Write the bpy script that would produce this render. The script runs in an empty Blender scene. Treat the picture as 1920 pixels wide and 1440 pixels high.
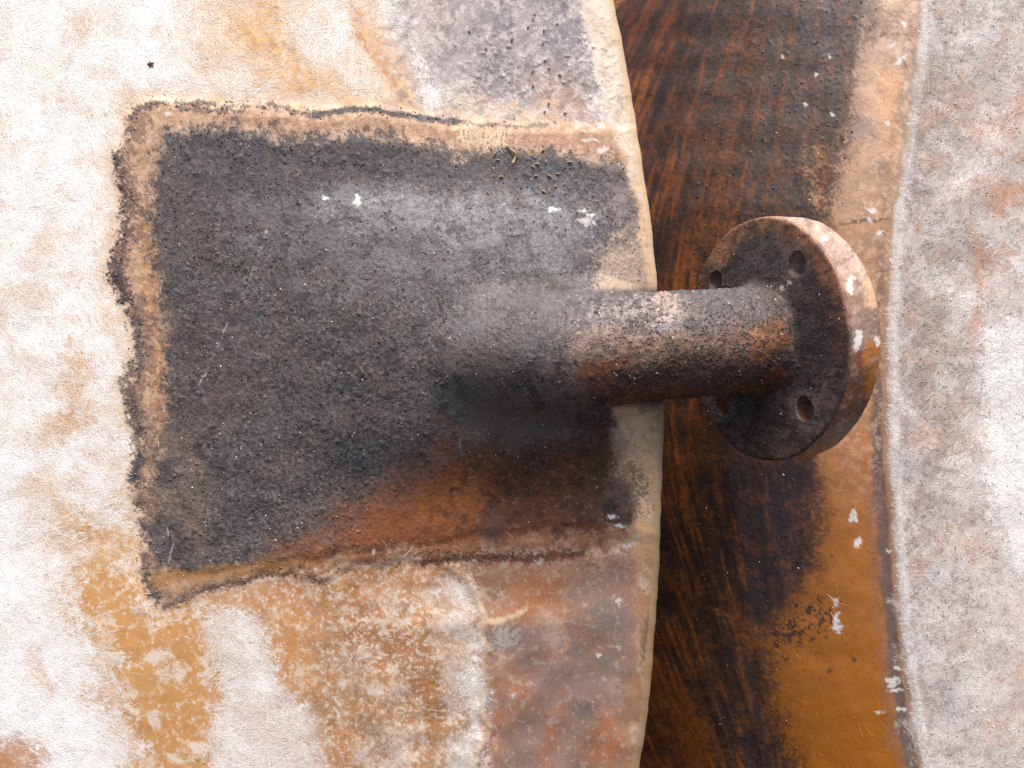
import bpy, math
import numpy as np

# ------------------------------------------------------------------ basics
# Local design frame: X to the right, Y up the surface, Z out of the surface; design units ("u") are
# 0.4 mm, the whole frame is tilted 50 degrees like a tank flank lying back under an open sky.
S = 0.0004
D = 1400.0                       # viewing distance in u
TILT = math.radians(42)
rng = np.random.default_rng(7)
sc = bpy.context.scene
COL = sc.collection


def lin(c):
    c = np.asarray(c, float) / 255.0
    return np.where(c <= 0.04045, c / 12.92, ((c + 0.055) / 1.055) ** 2.4)


def A(r, g, b, k=1.25):
    return lin((r, g, b)) / k


def sst(v):
    v = np.clip(v, 0, 1)
    return v * v * (3 - 2 * v)


def _hash(ix, iy, seed):
    h = (ix.astype(np.int64) * 374761393 + iy.astype(np.int64) * 668265263 + seed * 974634777) & 0xFFFFFFFF
    h = ((h ^ (h >> 13)) * 1274126177) & 0xFFFFFFFF
    h = ((h ^ (h >> 16)) * 2246822519) & 0xFFFFFFFF
    return (h ^ (h >> 15)) & 0xFFFF


_ang = np.linspace(0, 2 * np.pi, 65536, endpoint=False)
_cx, _cy = np.cos(_ang), np.sin(_ang)


def pn(x, y, seed=0):
    x = np.asarray(x, float); y = np.asarray(y, float)
    xi = np.floor(x); yi = np.floor(y)
    fx = x - xi; fy = y - yi
    ux = fx * fx * fx * (fx * (fx * 6 - 15) + 10)
    uy = fy * fy * fy * (fy * (fy * 6 - 15) + 10)

    def g(dx, dy):
        h = _hash(xi + dx, yi + dy, seed)
        return _cx[h] * (fx - dx) + _cy[h] * (fy - dy)
    a = g(0, 0); b = g(1, 0); c = g(0, 1); d = g(1, 1)
    a = a + (b - a) * ux
    c = c + (d - c) * ux
    return (a + (c - a) * uy) * 1.41


def fbm(x, y, s, o=3, seed=0, gain=0.5):
    t = 0.0; amp = 1.0; tot = 0.0
    for k in range(o):
        ca, sa = math.cos(.5 + 1.1 * k), math.sin(.5 + 1.1 * k)
        t = t + amp * pn((x * ca - y * sa) / s + 17.3 * k, (x * sa + y * ca) / s - 9.1 * k, seed + 31 * k)
        tot += amp; amp *= gain; s *= 0.5
    return t / tot


def uni(v, k=3.2):
    return 0.5 + 0.5 * np.tanh(k * v)


def sdpoly(x, y, P):
    P = np.asarray(P, float)
    d = np.full(x.shape, 1e18); inside = np.zeros(x.shape, bool)
    n = len(P)
    for i in range(n):
        ax, ay = P[i]; bx, by = P[(i + 1) % n]
        ex, ey = bx - ax, by - ay
        t = np.clip(((x - ax) * ex + (y - ay) * ey) / (ex * ex + ey * ey + 1e-9), 0, 1)
        d = np.minimum(d, (x - ax - t * ex) ** 2 + (y - ay - t * ey) ** 2)
        if ay != by:
            c = ((ay > y) != (by > y)) & (x < ex * (y - ay) / ey + ax)
            inside ^= c
    return np.where(inside, 1, -1) * np.sqrt(d)


def dline(x, y, P, closed=False):
    P = np.asarray(P, float); d = np.full(x.shape, 1e18)
    n = len(P)
    for i in range(n if closed else n - 1):
        ax, ay = P[i]; bx, by = P[(i + 1) % n]
        ex, ey = bx - ax, by - ay
        t = np.clip(((x - ax) * ex + (y - ay) * ey) / (ex * ex + ey * ey + 1e-9), 0, 1)
        d = np.minimum(d, (x - ax - t * ex) ** 2 + (y - ay - t * ey) ** 2)
    return np.sqrt(d)


class Paint:
    """material colour of a weathered surface: stains laid one over the other in surface coordinates"""

    def __init__(self, x, y, base):
        self.x = x; self.y = y
        n = x.shape[0]
        self.col = np.tile(np.asarray(base, float), (n, 1))
        self.grit = np.full(n, 0.3); self.rough = np.full(n, 0.75)
        self.fleck = np.zeros(n)
        v = fbm(x, y, 5, 2, 101) * 0.8 + fbm(x, y, 13, 2, 102) * 0.7 + fbm(x, y, 34, 2, 103) * 0.5
        self.n = uni(v, 2.6)
        self.k = 200
        self.sm = 1.0

    def _apply(self, idx, m, color, rough, grit, fleck):
        if callable(color):
            color = color(self.x[idx], self.y[idx])
        self.col[idx] += (color - self.col[idx]) * m[:, None]
        for nm, v in (('rough', rough), ('grit', grit), ('fleck', fleck)):
            if v is not None:
                a = getattr(self, nm); a[idx] += (v - a[idx]) * m

    def _mask(self, sd, idx, soft, g, d, s):
        dens = np.clip(0.5 + sd / (2.0 * soft), 0, 1)
        hard = sst((dens * d * 1.3 - 0.15 - self.n[idx]) / 0.3 + 0.5) * (dens > 0)
        return s * (sst(dens) * d * (1 - g) + hard * g)

    def _warp(self, idx, warp, ws):
        self.k += 7
        x, y = self.x[idx], self.y[idx]
        if warp > 0:
            wx = x + warp * 1.6 * fbm(x, y, ws, 3, self.k) + warp * 0.25 * pn(x / 7, y / 7, self.k + 1)
            wy = y + warp * 1.6 * fbm(x, y, ws, 3, self.k + 3) + warp * 0.25 * pn(x / 7, y / 7, self.k + 2)
            return wx, wy
        return x, y

    def region(self, P, color, s=1.0, soft=20, warp=14, ws=60, g=0.5, d=1.0, rough=None, grit=None, fleck=None):
        P = np.asarray(P, float)
        soft = soft * self.sm; warp = warp * (1 + .5 * (self.sm - 1))
        m = soft + warp * 1.6
        idx = np.nonzero((self.x > P[:, 0].min() - m) & (self.x < P[:, 0].max() + m) &
                         (self.y > P[:, 1].min() - m) & (self.y < P[:, 1].max() + m))[0]
        if len(idx) == 0:
            return
        wx, wy = self._warp(idx, warp, ws)
        self._apply(idx, self._mask(sdpoly(wx, wy, P), idx, soft, g, d, s), color, rough, grit, fleck)

    def line(self, P, w, color, s=1.0, soft=5, warp=5, ws=30, g=0.5, d=1.0, rough=None, grit=None, fleck=None):
        P = np.asarray(P, float)
        m = soft + warp * 1.6 + w
        idx = np.nonzero((self.x > P[:, 0].min() - m) & (self.x < P[:, 0].max() + m) &
                         (self.y > P[:, 1].min() - m) & (self.y < P[:, 1].max() + m))[0]
        if len(idx) == 0:
            return
        wx, wy = self._warp(idx, warp, ws)
        self._apply(idx, self._mask(w - dline(wx, wy, P), idx, soft, g, d, s), color, rough, grit, fleck)

    def field(self, m, color, rough=None, grit=None, fleck=None):
        idx = np.nonzero(m > 0.004)[0]
        self._apply(idx, np.clip(m[idx], 0, 1), color, rough, grit, fleck)

    def mottle(self, zone, color, cover, size, s=.8, seed=400, sharp=2.2, o=4, **kw):
        idx = np.nonzero(zone > .01)[0]
        x, y = self.x[idx], self.y[idx]
        v = fbm(x + .3 * size * pn(x / size, y / size, seed + 9), y, size, o, seed, .72)
        v = v + .5 * (self.n[idx] - .5) * .5
        m = sst((v - np.interp(cover, [0, .5, 1], [.38, 0, -.38])) * sharp + .5) * zone[idx] * s
        self._apply(idx, m, color, kw.get('rough'), kw.get('grit'), kw.get('fleck'))

    def splat(self, x, y, w, h, a=0, s=0.95, color=None):
        w, h = w * .82, h * .82
        ca, sa = math.cos(a), math.sin(a)
        pts = []
        for k in range(12):
            t = k / 12 * 2 * math.pi
            r = 0.75 + 0.5 * rng.random()
            px, py = math.cos(t) * w * r, math.sin(t) * h * r
            pts.append((x + px * ca - py * sa, y + px * sa + py * ca))
        self.region(pts, A(232, 228, 222) if color is None else color, s=s, soft=3, warp=min(w, h) * 0.7 + 1, ws=9, g=0.75, rough=0.6, grit=0.25)


# ------------------------------------------------------------------ projection helpers (design time only)
def lift(px, py, h):
    """design map coordinates (px right, py down) at height h -> local 3D in u"""
    k = (D - h) / D
    return np.stack([(px - 960) * k, (720 - py) * k, h + 0 * px], -1)


def drop(V):
    k = D / (D - V[:, 2])
    return 960 + V[:, 0] * k, 720 - V[:, 1] * k


# ------------------------------------------------------------------ pipe axis
AX = np.array([0.937, 0.066, -0.342]); AX /= np.linalg.norm(AX)
FC = np.array([493.0, 88.0, -105.0])         # centre of the flange's near face
PR = 104.0                                    # pipe radius
FR = 243.0                                    # flange radius
TS = 402.0                                    # length of the straight run
BR = 150.0                                    # bend radius of the elbow into the pad
_e = FC - AX * TS
_n = np.array([0, 0, -1.0]); _n = _n - AX * _n.dot(AX); _n /= np.linalg.norm(_n)


def axis(s):
    """s measured back from the flange face"""
    s = np.atleast_1d(s).astype(float)
    P = FC - AX * np.minimum(s, TS)[:, None]
    T = np.tile(-AX, (len(s), 1))
    k = s > TS
    a = (s[k] - TS) / BR
    P[k] = _e + _n * BR * (1 - np.cos(a))[:, None] - AX * (BR * np.sin(a))[:, None]
    T[k] = -AX * np.cos(a)[:, None] + _n * np.sin(a)[:, None]
    return P, T


_ss = np.linspace(150, TS + BR * 1.5, 60)
_P, _ = axis(_ss)
_ix, _iy = drop(_P)
_ik = D / (D - _P[:, 2])

# ------------------------------------------------------------------ outlines (map coordinates)
EDGE_Y = [-430, -120, 0, 60, 150, 290, 440, 560, 650, 740, 850, 960, 1060, 1150, 1270, 1360, 1440, 1560, 1870]
EDGE_X = [1030, 1128, 1150, 1162, 1180, 1201, 1224, 1234, 1241, 1246, 1243, 1239, 1236, 1230, 1222, 1211, 1199, 1178, 1105]


def edge(y):
    e = sum(np.interp(y + o, EDGE_Y, EDGE_X) for o in (-40, -20, 0, 20, 40)) / 5
    return e + 2.0 * pn(y / 45, y * 0 + 3.3, 5) + .35 * pn(y / 13, y * 0 + 1.3, 6)


BEAD = [(1040, 232), (960, 237), (860, 229), (800, 221), (760, 214), (700, 204), (650, 208), (600, 215), (540, 204), (500, 201), (440, 203), (380, 194),
        (300, 190), (258, 200), (243, 216), (240, 262), (216, 290), (220, 330), (238, 372), (228, 420), (216, 470), (205, 512), (222, 545), (238, 572),
        (252, 610), (258, 670), (250, 705), (236, 738), (246, 780), (262, 815), (262, 850), (246, 885), (250, 930), (266, 975), (268, 1020),
        (266, 1070), (282, 1110), (308, 1138), (345, 1124), (385, 1105), (440, 1092), (500, 1078), (560, 1072), (600, 1090), (640, 1066), (700, 1058), (760, 1048), (860, 1042),
        (960, 1034), (1060, 1032), (1150, 1022)]
PAD = BEAD + [(1190, 1015), (1300, 1015), (1300, 240), (1180, 232)]
CHAR = [(318, 245), (390, 236), (440, 236), (500, 250), (520, 262), (600, 256), (700, 250), (760, 258), (830, 276), (880, 292), (950, 270), (1010, 285), (1060, 284),
        (1100, 300), (1160, 305), (1192, 330), (1203, 400), (1212, 470), (1215, 545), (1180, 560), (1150, 770), (1135, 830), (1140, 890), (1195, 910), (1205, 950), (1180, 985),
        (1050, 990), (930, 1000), (860, 1012), (760, 1022), (660, 1034), (580, 1050), (500, 1058), (420, 1068), (330, 1080),
        (300, 1050), (284, 985), (288, 920), (300, 850), (312, 770), (312, 700), (310, 640), (304, 560), (292, 500), (288, 420), (290, 330), (300, 270)]


def ridged(x, y, s, seed):
    return 1 - np.abs(fbm(x, y, s, 3, seed)) * 2.4


def h_left(x, y, detail=True):
    h = -0.00023 * np.maximum(0, x - 480) ** 2 - 0.00005 * (y - 620) ** 2
    h = h + 5 * fbm(x, y, 420, 2, 11)
    wx = x + 8 * fbm(x, y, 50, 2, 12); wy = y + 8 * fbm(x, y, 50, 2, 13)
    sp = sdpoly(wx, wy, PAD)
    h = h + 6 * sst(sp / 22 + 0.2)
    db = dline(wx, wy, BEAD)
    fade = np.clip((1120 - x) / 200, 0.15, 1)
    h = h + 3.5 * np.exp(-(db / 8) ** 2) * fade * (0.6 + 0.9 * pn(x / 26, y / 26, 14))
    sc_ = sdpoly(wx, wy, CHAR)
    h = h + 3 * sst(sc_ / 22 + 0.3)
    # swelling that carries the nozzle
    h = h + 52 * np.exp(-(((x - 930) / 330) ** 2 + ((y - 630) / 230) ** 2) ** 1.3)
    h = h + 16 * sst((y - 330) / 75) * sst((x - 470) / 190) * sst((1190 - x) / 160) * sst((950 - y) / 170)
    h = h - 16 * sst((y - 800) / 150) * sst((x - 560) / 260) * sst((1180 - y) / 90)
    # blend into the elbow of the pipe
    lim = np.interp(x, [850, 1000], [.86, .96]); slope = np.interp(x, [850, 1000], [1.7, 2.8])
    d = np.full(x.shape, -1e9)
    for cx, cy, kk, z, s in zip(_ix, _iy, _ik, _P[:, 2], _ss):
        near = np.hypot(x - cx, y - cy) / kk
        q = np.minimum(near, lim * PR)
        t = z + np.sqrt(PR ** 2 - q ** 2) - (near - q) * slope - max(0, (400 - s)) * 1.2
        d = np.maximum(d, t)
    k = np.interp(x, [860, 980, 1060], [85.0, 60.0, 28.0])
    w = np.clip(1 - np.abs(h - d) / k, 0, 1)
    h = np.maximum(h, d) + k / 4 * w * w
    if detail:
        ch = sst(sc_ / 14 + 0.5)
        rough = fbm(x, y, 15, 3, 21) * .7 + fbm(x, y, 70, 2, 22) * 3.0
        grain = np.maximum(0, fbm(x, y, 7, 2, 23) - 0.15) * 2.2 + np.maximum(0, fbm(x, y, 20, 2, 24) - 0.25) * 4
        h = h + ch * (rough + grain)
        out = 1 - ch
        h = h + out * (fbm(x, y, 60, 2, 25) * 1.2)
        br = sst((x - 560) / 200) * sst((y - 1040) / 60)
        h = h + br * (fbm(x, y, 90, 2, 26) * 8)
        cr = dline(x + 10 * fbm(x, y, 60, 2, 27), y + 8 * fbm(x, y, 60, 2, 28), CRACK)
        h = h + 4.5 * np.exp(-(cr / 9) ** 2) * (0.7 + .5 * pn(x / 70, y / 70, 29))
        tr = np.clip(1.2 - np.abs(y - 120) / 130, 0, 1) * sst((x - 800) / 120)
        h = h + tr * np.maximum(0, fbm(x, y, 11, 2, 30) - 0.2) * 5
    return h


CRACK = [(840, 1062), (875, 1085), (900, 1130), (912, 1165), (904, 1195), (912, 1222), (903, 1245), (908, 1290), (903, 1328), (913, 1350), (922, 1362), (900, 1400), (884, 1445), (880, 1870)]
CRACKB = [(912, 1165), (945, 1163), (972, 1150), (985, 1140)]
CRACKC = [(905, 1200), (925, 1222), (945, 1230)]


# ------------------------------------------------------------------ stain maps
def paint_left(x, y):
    p = Paint(x, y, A(255, 253, 250, 1.14))
    p.grit[:] = .07
    W = A(252, 249, 244)
    # warm and cool drift of the bare glass mat
    f = fbm(x, y, 260, 3, 41)
    p.field(sst(f * 1.6 + 0.25) * 0.4, A(244, 232, 218))
    p.field(sst(fbm(x, y, 90, 3, 42) * 2.2) * 0.35, A(236, 220, 204))
    p.field(sst(fbm(x, y, 34, 3, 43) * 2.6 - 0.35) * 0.35, A(222, 190, 160))
    # short strand-like dark gaps, two leanings
    for k, (a, b) in enumerate(((0.2, 1), (1.1, -0.7), (1, 0.25))):
        u = x * a + y * b; v = -x * b + y * a
        u = u + 9 * pn(x / 40, y / 40, 44 + k)
        p.field(sst(fbm(u / 7.0, v / 1.0, 7, 2, 47 + k) * 4.0 - 1.1) * 0.28, A(200, 184, 170))
    p.sm = 1.7
    tan, tan2, rust = A(222, 178, 126), A(208, 152, 92), A(186, 122, 66)
    cream = A(240, 224, 204)
    # upper tan cloud
    p.region([(330, -430), (560, -430), (590, 60), (640, 120), (600, 190), (480, 190), (420, 150), (350, 90)], A(232, 196, 152), s=.85, soft=45, warp=28, g=.55)
    p.region([(440, 20), (540, 10), (560, 90), (520, 130), (450, 110)], tan, s=.8, soft=30, warp=20, g=.5)
    p.region([(520, 120), (640, 130), (740, 190), (740, 215), (560, 205), (500, 170)], A(218, 172, 120), s=.8, soft=22, warp=16, g=.5)
    p.region([(530, -430), (620, -430), (640, 40), (600, 110), (560, 80)], A(240, 228, 212), s=.8, soft=24, warp=16, g=.6)
    p.region([(610, -430), (690, -430), (715, 40), (760, 95), (790, 150), (785, 215), (745, 205), (705, 130), (660, 80)], A(212, 168, 122), s=.95, soft=12, warp=9, g=.4, rough=.45)
    p.region([(650, 60), (700, 120), (735, 190), (690, 185), (640, 120)], A(232, 206, 176), s=.8, soft=14, warp=12, g=.7)
    p.line([(668, 62), (700, 108), (738, 150), (758, 190)], 4, A(178, 128, 86), s=.8, soft=6, warp=8)
    # sooty top right
    p.region([(690, -430), (1110, -430), (1130, 160), (1110, 240), (960, 240), (870, 232), (840, 200), (790, 140), (730, 70)], A(204, 190, 184), s=.95, soft=40, warp=25, g=.6, grit=.7)
    p.region([(760, -430), (1095, -430), (1110, 180), (1050, 215), (930, 190), (850, 160), (800, 90)], A(164, 154, 154), s=.85, soft=50, warp=34, g=.6, grit=.5, fleck=.4)
    p.region([(880, -430), (930, -430), (960, 70), (920, 120), (890, 60)], A(134, 127, 130), s=.7, soft=28, warp=22, g=.6, grit=.9)
    p.region([(1010, -40), (1085, -40), (1105, 130), (1080, 190), (1030, 150)], A(126, 123, 127), s=.7, soft=28, warp=20, g=.7, grit=.7)
    p.region([(905, 120), (960, 120), (990, 160), (960, 180), (900, 160)], A(120, 118, 120), s=.7, soft=22, warp=14, g=.8, grit=1)
    p.region([(985, 140), (1040, 140), (1080, 180), (1110, 200), (1130, 230), (1060, 245), (1010, 215)], A(186, 150, 132), s=.8, soft=24, warp=16, g=.5)
    p.region([(840, 165), (900, 185), (960, 215), (900, 230), (850, 220)], A(222, 196, 164), s=.6, soft=20, warp=14, g=.6)
    p.region([(800, -430), (850, -430), (840, 60), (800, 30)], A(160, 140, 136), s=.7, soft=28, warp=16)
    for (a, b, w, h) in ((1093, 28, 9, 7), (1096, 68, 5, 3), (1101, 84, 6, 3), (1105, 92, 4, 2)):
        p.splat(a, b, w, h)
    # tan stains in the white left field
    p.region([(125, 655), (150, 650), (172, 665), (172, 745), (160, 790), (140, 830), (90, 832), (70, 815), (105, 780), (118, 720)], tan, s=.9, soft=20, warp=16, ws=35, g=.7)
    for (a, b, w, h, s) in ((30, 548, 30, 12, .7), (140, 522, 18, 9, .8), (60, 690, 26, 14, .35), (192, 808, 14, 14, .7), (195, 590, 30, 26, .5), (85, 905, 50, 26, .5), (175, 855, 16, 10, .7), (150, 900, 12, 24, .5), (120, 958, 40, 14, .7), (215, 920, 14, 40, .7), (165, 55, 40, 18, .25), (190, 135, 26, 14, .5), (100, 440, 34, 18, .55), (215, 445, 20, 30, .4), (140, 70, 14, 8, .5)):
        p.region([(a - w, b), (a - w * .4, b - h), (a + w * .5, b - h * .8), (a + w, b + h * .1), (a + w * .3, b + h), (a - w * .5, b + h * .8)], tan, s=s, soft=14, warp=14, ws=25, g=.75)
    p.region([(50, 118), (78, 122), (92, 138), (70, 140), (52, 130)], A(230, 228, 170), s=.6, soft=7, warp=6, ws=20, g=.7)
    # halo of tan round the pad
    p.line(BEAD, 30, A(226, 194, 158), s=.75, soft=26, warp=20, ws=45, g=.7)
    # lower left tan field
    p.region([(130, 985), (235, 985), (262, 1110), (300, 1150), (392, 1125), (412, 1200), (425, 1270), (405, 1350), (410, 1860), (262, 1860), (240, 1400), (212, 1330), (175, 1280), (200, 1230), (150, 1150), (135, 1070)], A(210, 160, 100), s=1, soft=34, warp=30, g=.75)
    p.region([(60, 960), (150, 940), (240, 1000), (270, 1120), (200, 1230), (130, 1150), (110, 1050)], A(222, 180, 126), s=.7, soft=40, warp=30, g=.7, d=.8)
    p.region([(150, 1090), (240, 1080), (270, 1150), (390, 1130), (410, 1220), (330, 1270), (280, 1240), (190, 1250)], tan2, s=.75, soft=24, warp=22, g=.6)
    p.region([(285, 1290), (330, 1260), (410, 1280), (400, 1340), (408, 1860), (262, 1860), (290, 1400), (225, 1330)], tan2, s=.75, soft=22, warp=20, g=.6)
    mot = fbm(x + 14 * fbm(x, y, 30, 2, 311), y + 14 * fbm(x, y, 30, 2, 312), 48, 3, 313)
    zone = sst((sdpoly(x, y, [(180, 1000), (260, 1000), (330, 1140), (420, 1120), (430, 1440), (230, 1440), (160, 1200)]) + 30) / 40)
    p.field(zone * sst(mot * 3.2 + p.n * .7 - .75) * .85, cream)
    p.region([(50, 1218), (66, 1220), (88, 1275), (112, 1300), (95, 1302), (75, 1280)], tan, s=.9, soft=8, warp=7, ws=22, g=.7)
    p.region([(-480, 1375), (20, 1385), (62, 1382), (80, 1410), (78, 1860), (-480, 1860)], A(198, 140, 96), s=.9, soft=14, warp=14, ws=25, g=.75)
    # washed white tongue and the brown lower middle
    p.region([(560, 1085), (700, 1062), (860, 1050), (870, 1180), (840, 1860), (610, 1860), (590, 1410), (540, 1320), (470, 1150)], A(182, 136, 90), s=.95, soft=34, warp=26, g=.55, grit=.5)
    p.region([(392, 1125), (425, 1122), (465, 1180), (500, 1240), (530, 1320), (600, 1400), (612, 1860), (412, 1860), (430, 1330), (415, 1220)], A(232, 218, 206), s=.75, soft=26, warp=24, g=.75)
    p.region([(440, 1300), (520, 1330), (590, 1400), (560, 1420), (430, 1380)], A(226, 200, 176), s=.6, soft=30, warp=20, g=.6)
    p.region([(480, 1120), (560, 1110), (590, 1160), (575, 1280), (545, 1290), (510, 1220)], A(208, 152, 96), s=.85, soft=18, warp=16, g=.6)
    p.region([(600, 1330), (650, 1370), (680, 1440), (640, 1460), (600, 1400)], A(196, 138, 88), s=.7, soft=18, warp=16, g=.6)
    for P in ([(660, 1130), (720, 1100), (740, 1150), (700, 1180)], [(640, 1160), (760, 1170), (830, 1200), (820, 1260), (700, 1250), (650, 1230)], [(770, 1280), (830, 1290), (850, 1360), (790, 1370)]):
        p.region(P, A(176, 118, 78), s=.8, soft=26, warp=20, g=.55, rough=.5)
    for P in ([(800, 1280), (830, 1262), (850, 1280), (820, 1300)], [(778, 1320), (830, 1320), (836, 1360), (790, 1380)], [(655, 1330), (700, 1300), (690, 1350)]):
        p.region(P, A(184, 126, 62), s=.7, soft=16, warp=12, g=.5)
    pale = A(214, 196, 182)
    for P, s in (([(690, 1100), (740, 1095), (770, 1140), (750, 1160), (700, 1130)], .8), ([(740, 1090), (850, 1060), (880, 1120), (920, 1180), (890, 1230), (850, 1270), (825, 1230), (820, 1150), (770, 1120)], .8),
                 ([(640, 1235), (680, 1235), (670, 1265), (635, 1260)], .8), ([(668, 1275), (700, 1270), (745, 1310), (730, 1320), (690, 1295)], .8), ([(670, 1350), (730, 1350), (770, 1390), (690, 1385)], .7),
                 ([(655, 1395), (720, 1395), (790, 1390), (770, 1420), (660, 1430)], .85), ([(840, 1250), (880, 1230), (895, 1330), (850, 1360)], .6), ([(850, 1400), (900, 1380), (905, 1860), (840, 1860)], .65)):
        p.region(P, pale, s=s, soft=18, warp=16, ws=30, g=.85, d=.85)
    # lower right: grey-mauve film over red brown resin
    p.region([(860, 1050), (1200, 1020), (1300, 1020), (1300, 1860), (890, 1860), (915, 1350), (905, 1200)], A(156, 116, 90), s=.96, soft=14, warp=10, g=.5, grit=.3, rough=.42)
    p.region([(930, 1190), (1050, 1150), (1160, 1060), (1180, 1180), (1160, 1300), (1110, 1360), (1080, 1860), (920, 1860), (930, 1400), (985, 1300)], A(146, 122, 114), s=.85, soft=34, warp=26, g=.5)
    p.region([(1080, 1110), (1165, 1050), (1180, 1160), (1160, 1260), (1080, 1290), (1060, 1200)], A(134, 118, 110), s=.8, soft=26, warp=18, g=.5)
    p.region([(900, 1085), (980, 1065), (1060, 1080), (1055, 1150), (980, 1160), (925, 1165)], A(176, 118, 76), s=.85, soft=16, warp=10, g=.4)
    p.region([(920, 1105), (940, 1105), (945, 1125), (925, 1128)], A(120, 105, 100), s=.7, soft=9, warp=6, g=.6)
    p.region([(925, 1260), (985, 1270), (990, 1310), (960, 1320), (925, 1300)], A(172, 104, 72), s=.8, soft=18, warp=12, g=.5)
    p.region([(900, 1350), (945, 1340), (930, 1390), (900, 1400)], A(176, 104, 70), s=.85, soft=9, warp=8, g=.5)
    p.region([(1090, 1380), (1110, 1340), (1150, 1330), (1165, 1400), (1140, 1440), (1110, 1440)], A(176, 108, 64), s=.8, soft=20, warp=14, g=.5)
    p.region([(1060, 1310), (1040, 1330), (1050, 1380), (1030, 1440), (1010, 1420), (1030, 1340)], A(164, 104, 76), s=.8, soft=14, warp=10, g=.5)
    p.region([(1078, 1325), (1110, 1315), (1115, 1350), (1090, 1362)], A(96, 90, 92), s=.7, soft=12, warp=10, g=.6)
    p.region([(925, 1180), (950, 1175), (975, 1190), (960, 1200), (940, 1235), (925, 1210)], A(216, 206, 198), s=.8, soft=10, warp=7, ws=18, g=.6)
    p.region([(1015, 1140), (1035, 1140), (1055, 1200), (1045, 1235), (1030, 1200)], A(196, 166, 150), s=.65, soft=12, warp=8, g=.6)
    p.region([(1135, 1290), (1158, 1270), (1160, 1320), (1145, 1330)], A(190, 172, 164), s=.6, soft=12, warp=8, g=.5)
    p.line([(1040, 1225), (1060, 1215), (1062, 1190), (1050, 1165), (1060, 1110), (1100, 1065)], 3, A(188, 138, 106), s=.7, soft=4, warp=5)
    p.region([(300, 1140), (420, 1095), (600, 1078), (860, 1046), (870, 1085), (760, 1110), (600, 1130), (470, 1140), (380, 1150)], A(196, 142, 94), s=.85, soft=18, warp=14, g=.6)
    c1 = A(222, 196, 160)
    p.line(CRACK, 4, c1, s=.85, soft=6, warp=7, ws=45, g=.6)
    p.line([(q[0] + 9, q[1]) for q in CRACK], 3, A(128, 96, 78), s=.5, soft=5, warp=7, ws=45, g=.5)
    p.line(CRACKB, 5, c1, s=.9, soft=5, warp=5, ws=22, g=.5)
    p.line(CRACKC, 4, A(220, 196, 170), s=.8, soft=4, warp=4, g=.6)
    p.line([(905, 1245), (925, 1252), (960, 1230), (975, 1215)], 3, A(206, 176, 146), s=.6, soft=4, warp=6, g=.6)
    p.line([(870, 1075), (905, 1072), (950, 1068), (1000, 1056)], 4, A(190, 152, 120), s=.7, soft=5, warp=5, g=.6)
    for (a, b, w, h) in ((1160, 1218, 6, 4), (1122, 1228, 2.5, 2.5), (962, 1303, 6, 5), (1158, 1128, 3, 8), (455, 130, 12, 8), (413, 116, 6, 7), (771, 1143, 8, 5), (818, 1110, 10, 4)):
        p.splat(a, b, w, h)
    # ---- everything so far is one weathered skin: fine speckle of washed-out mat and of bare resin
    lum = p.col @ np.array([.3, .5, .2]); sat = (p.col[:, 0] - p.col[:, 2]) / (p.col[:, 0] + 1e-6)
    lum = lum
    tz = sst((sat - .42) / .2)
    low = sst((y - 1030) / 60); mid = low * sst((x - 540) / 80); rgt = low * sst((x - 880) / 50)
    p.mottle(tz * (1 - .6 * rgt), A(240, 222, 200), .24, 60, .6, 411, 3.0)
    p.mottle(tz * (1 - rgt), A(244, 230, 212), .16, 13, .6, 412, 3.6, 3)
    p.mottle(tz * (1 - rgt), A(192, 132, 74), .3, 60, .55, 413, 3.0)
    wz = 1 - tz
    p.mottle(wz * (1 - low) * sst((700 - x) / 90), A(226, 192, 150), .3, 80, .55, 414, 2.6)
    p.mottle(wz * sst((760 - x) / 90), A(216, 198, 182), .28, 12, .4, 415, 2.6, 3)
    p.mottle(mid * (1 - rgt), A(152, 112, 74), .42, 60, .6, 416, 2.4, grit=.3)
    p.mottle(mid * (1 - rgt), A(216, 200, 180), .2, 44, .75, 417, 3.4)
    p.mottle(mid * (1 - rgt), A(226, 212, 200), .17, 10, .75, 418, 3.8, 3)
    p.mottle(rgt, A(138, 119, 104), .42, 80, .5, 419, 2.2)
    p.mottle(rgt, A(170, 112, 76), .34, 60, .4, 420, 2.4)
    p.mottle(rgt, A(196, 180, 168), .12, 14, .45, 421, 3.0, 3)
    p.mottle(sst((x - 700) / 60) * sst((245 - y) / 30), A(112, 106, 110), .36, 36, .6, 422, 2.6, grit=.6)
    p.mottle(sst((x - 740) / 60) * sst((245 - y) / 30), A(214, 202, 196), .34, 22, .6, 423, 2.6)
    p.sm = 1.15
    # ---- reinforcing pad
    strip = A(206, 164, 124)
    p.region(PAD, A(192, 152, 118), s=.95, soft=14, warp=8, ws=40, g=.5, grit=.35, rough=.55)
    p.region([(262, 380), (285, 380), (300, 560), (308, 700), (318, 830), (290, 830), (278, 640), (262, 520)], A(196, 146, 96), s=.85, soft=9, warp=6, g=.35, rough=.45)
    p.region([(330, 205), (500, 212), (560, 235), (740, 225), (860, 240), (1000, 245), (1000, 262), (870, 275), (700, 245), (500, 240), (400, 225)], A(188, 146, 116), s=.75, soft=12, warp=8, g=.4, rough=.5)
    p.region([(930, 240), (1060, 235), (1130, 250), (1160, 290), (1060, 285), (960, 265)], A(190, 148, 122), s=.75, soft=16, warp=10, g=.4)
    zs = sst(sdpoly(x, y, PAD) / 10 + .5)
    p.mottle(zs, A(150, 112, 88), .4, 36, .6, 431, 2.8)
    p.mottle(zs, A(222, 198, 170), .3, 14, .5, 432, 3, 3)
    # crust of the bead: outer band of black-brown grit
    left = [q for q in BEAD if q[0] < 300 and q[1] > 215]
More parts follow.
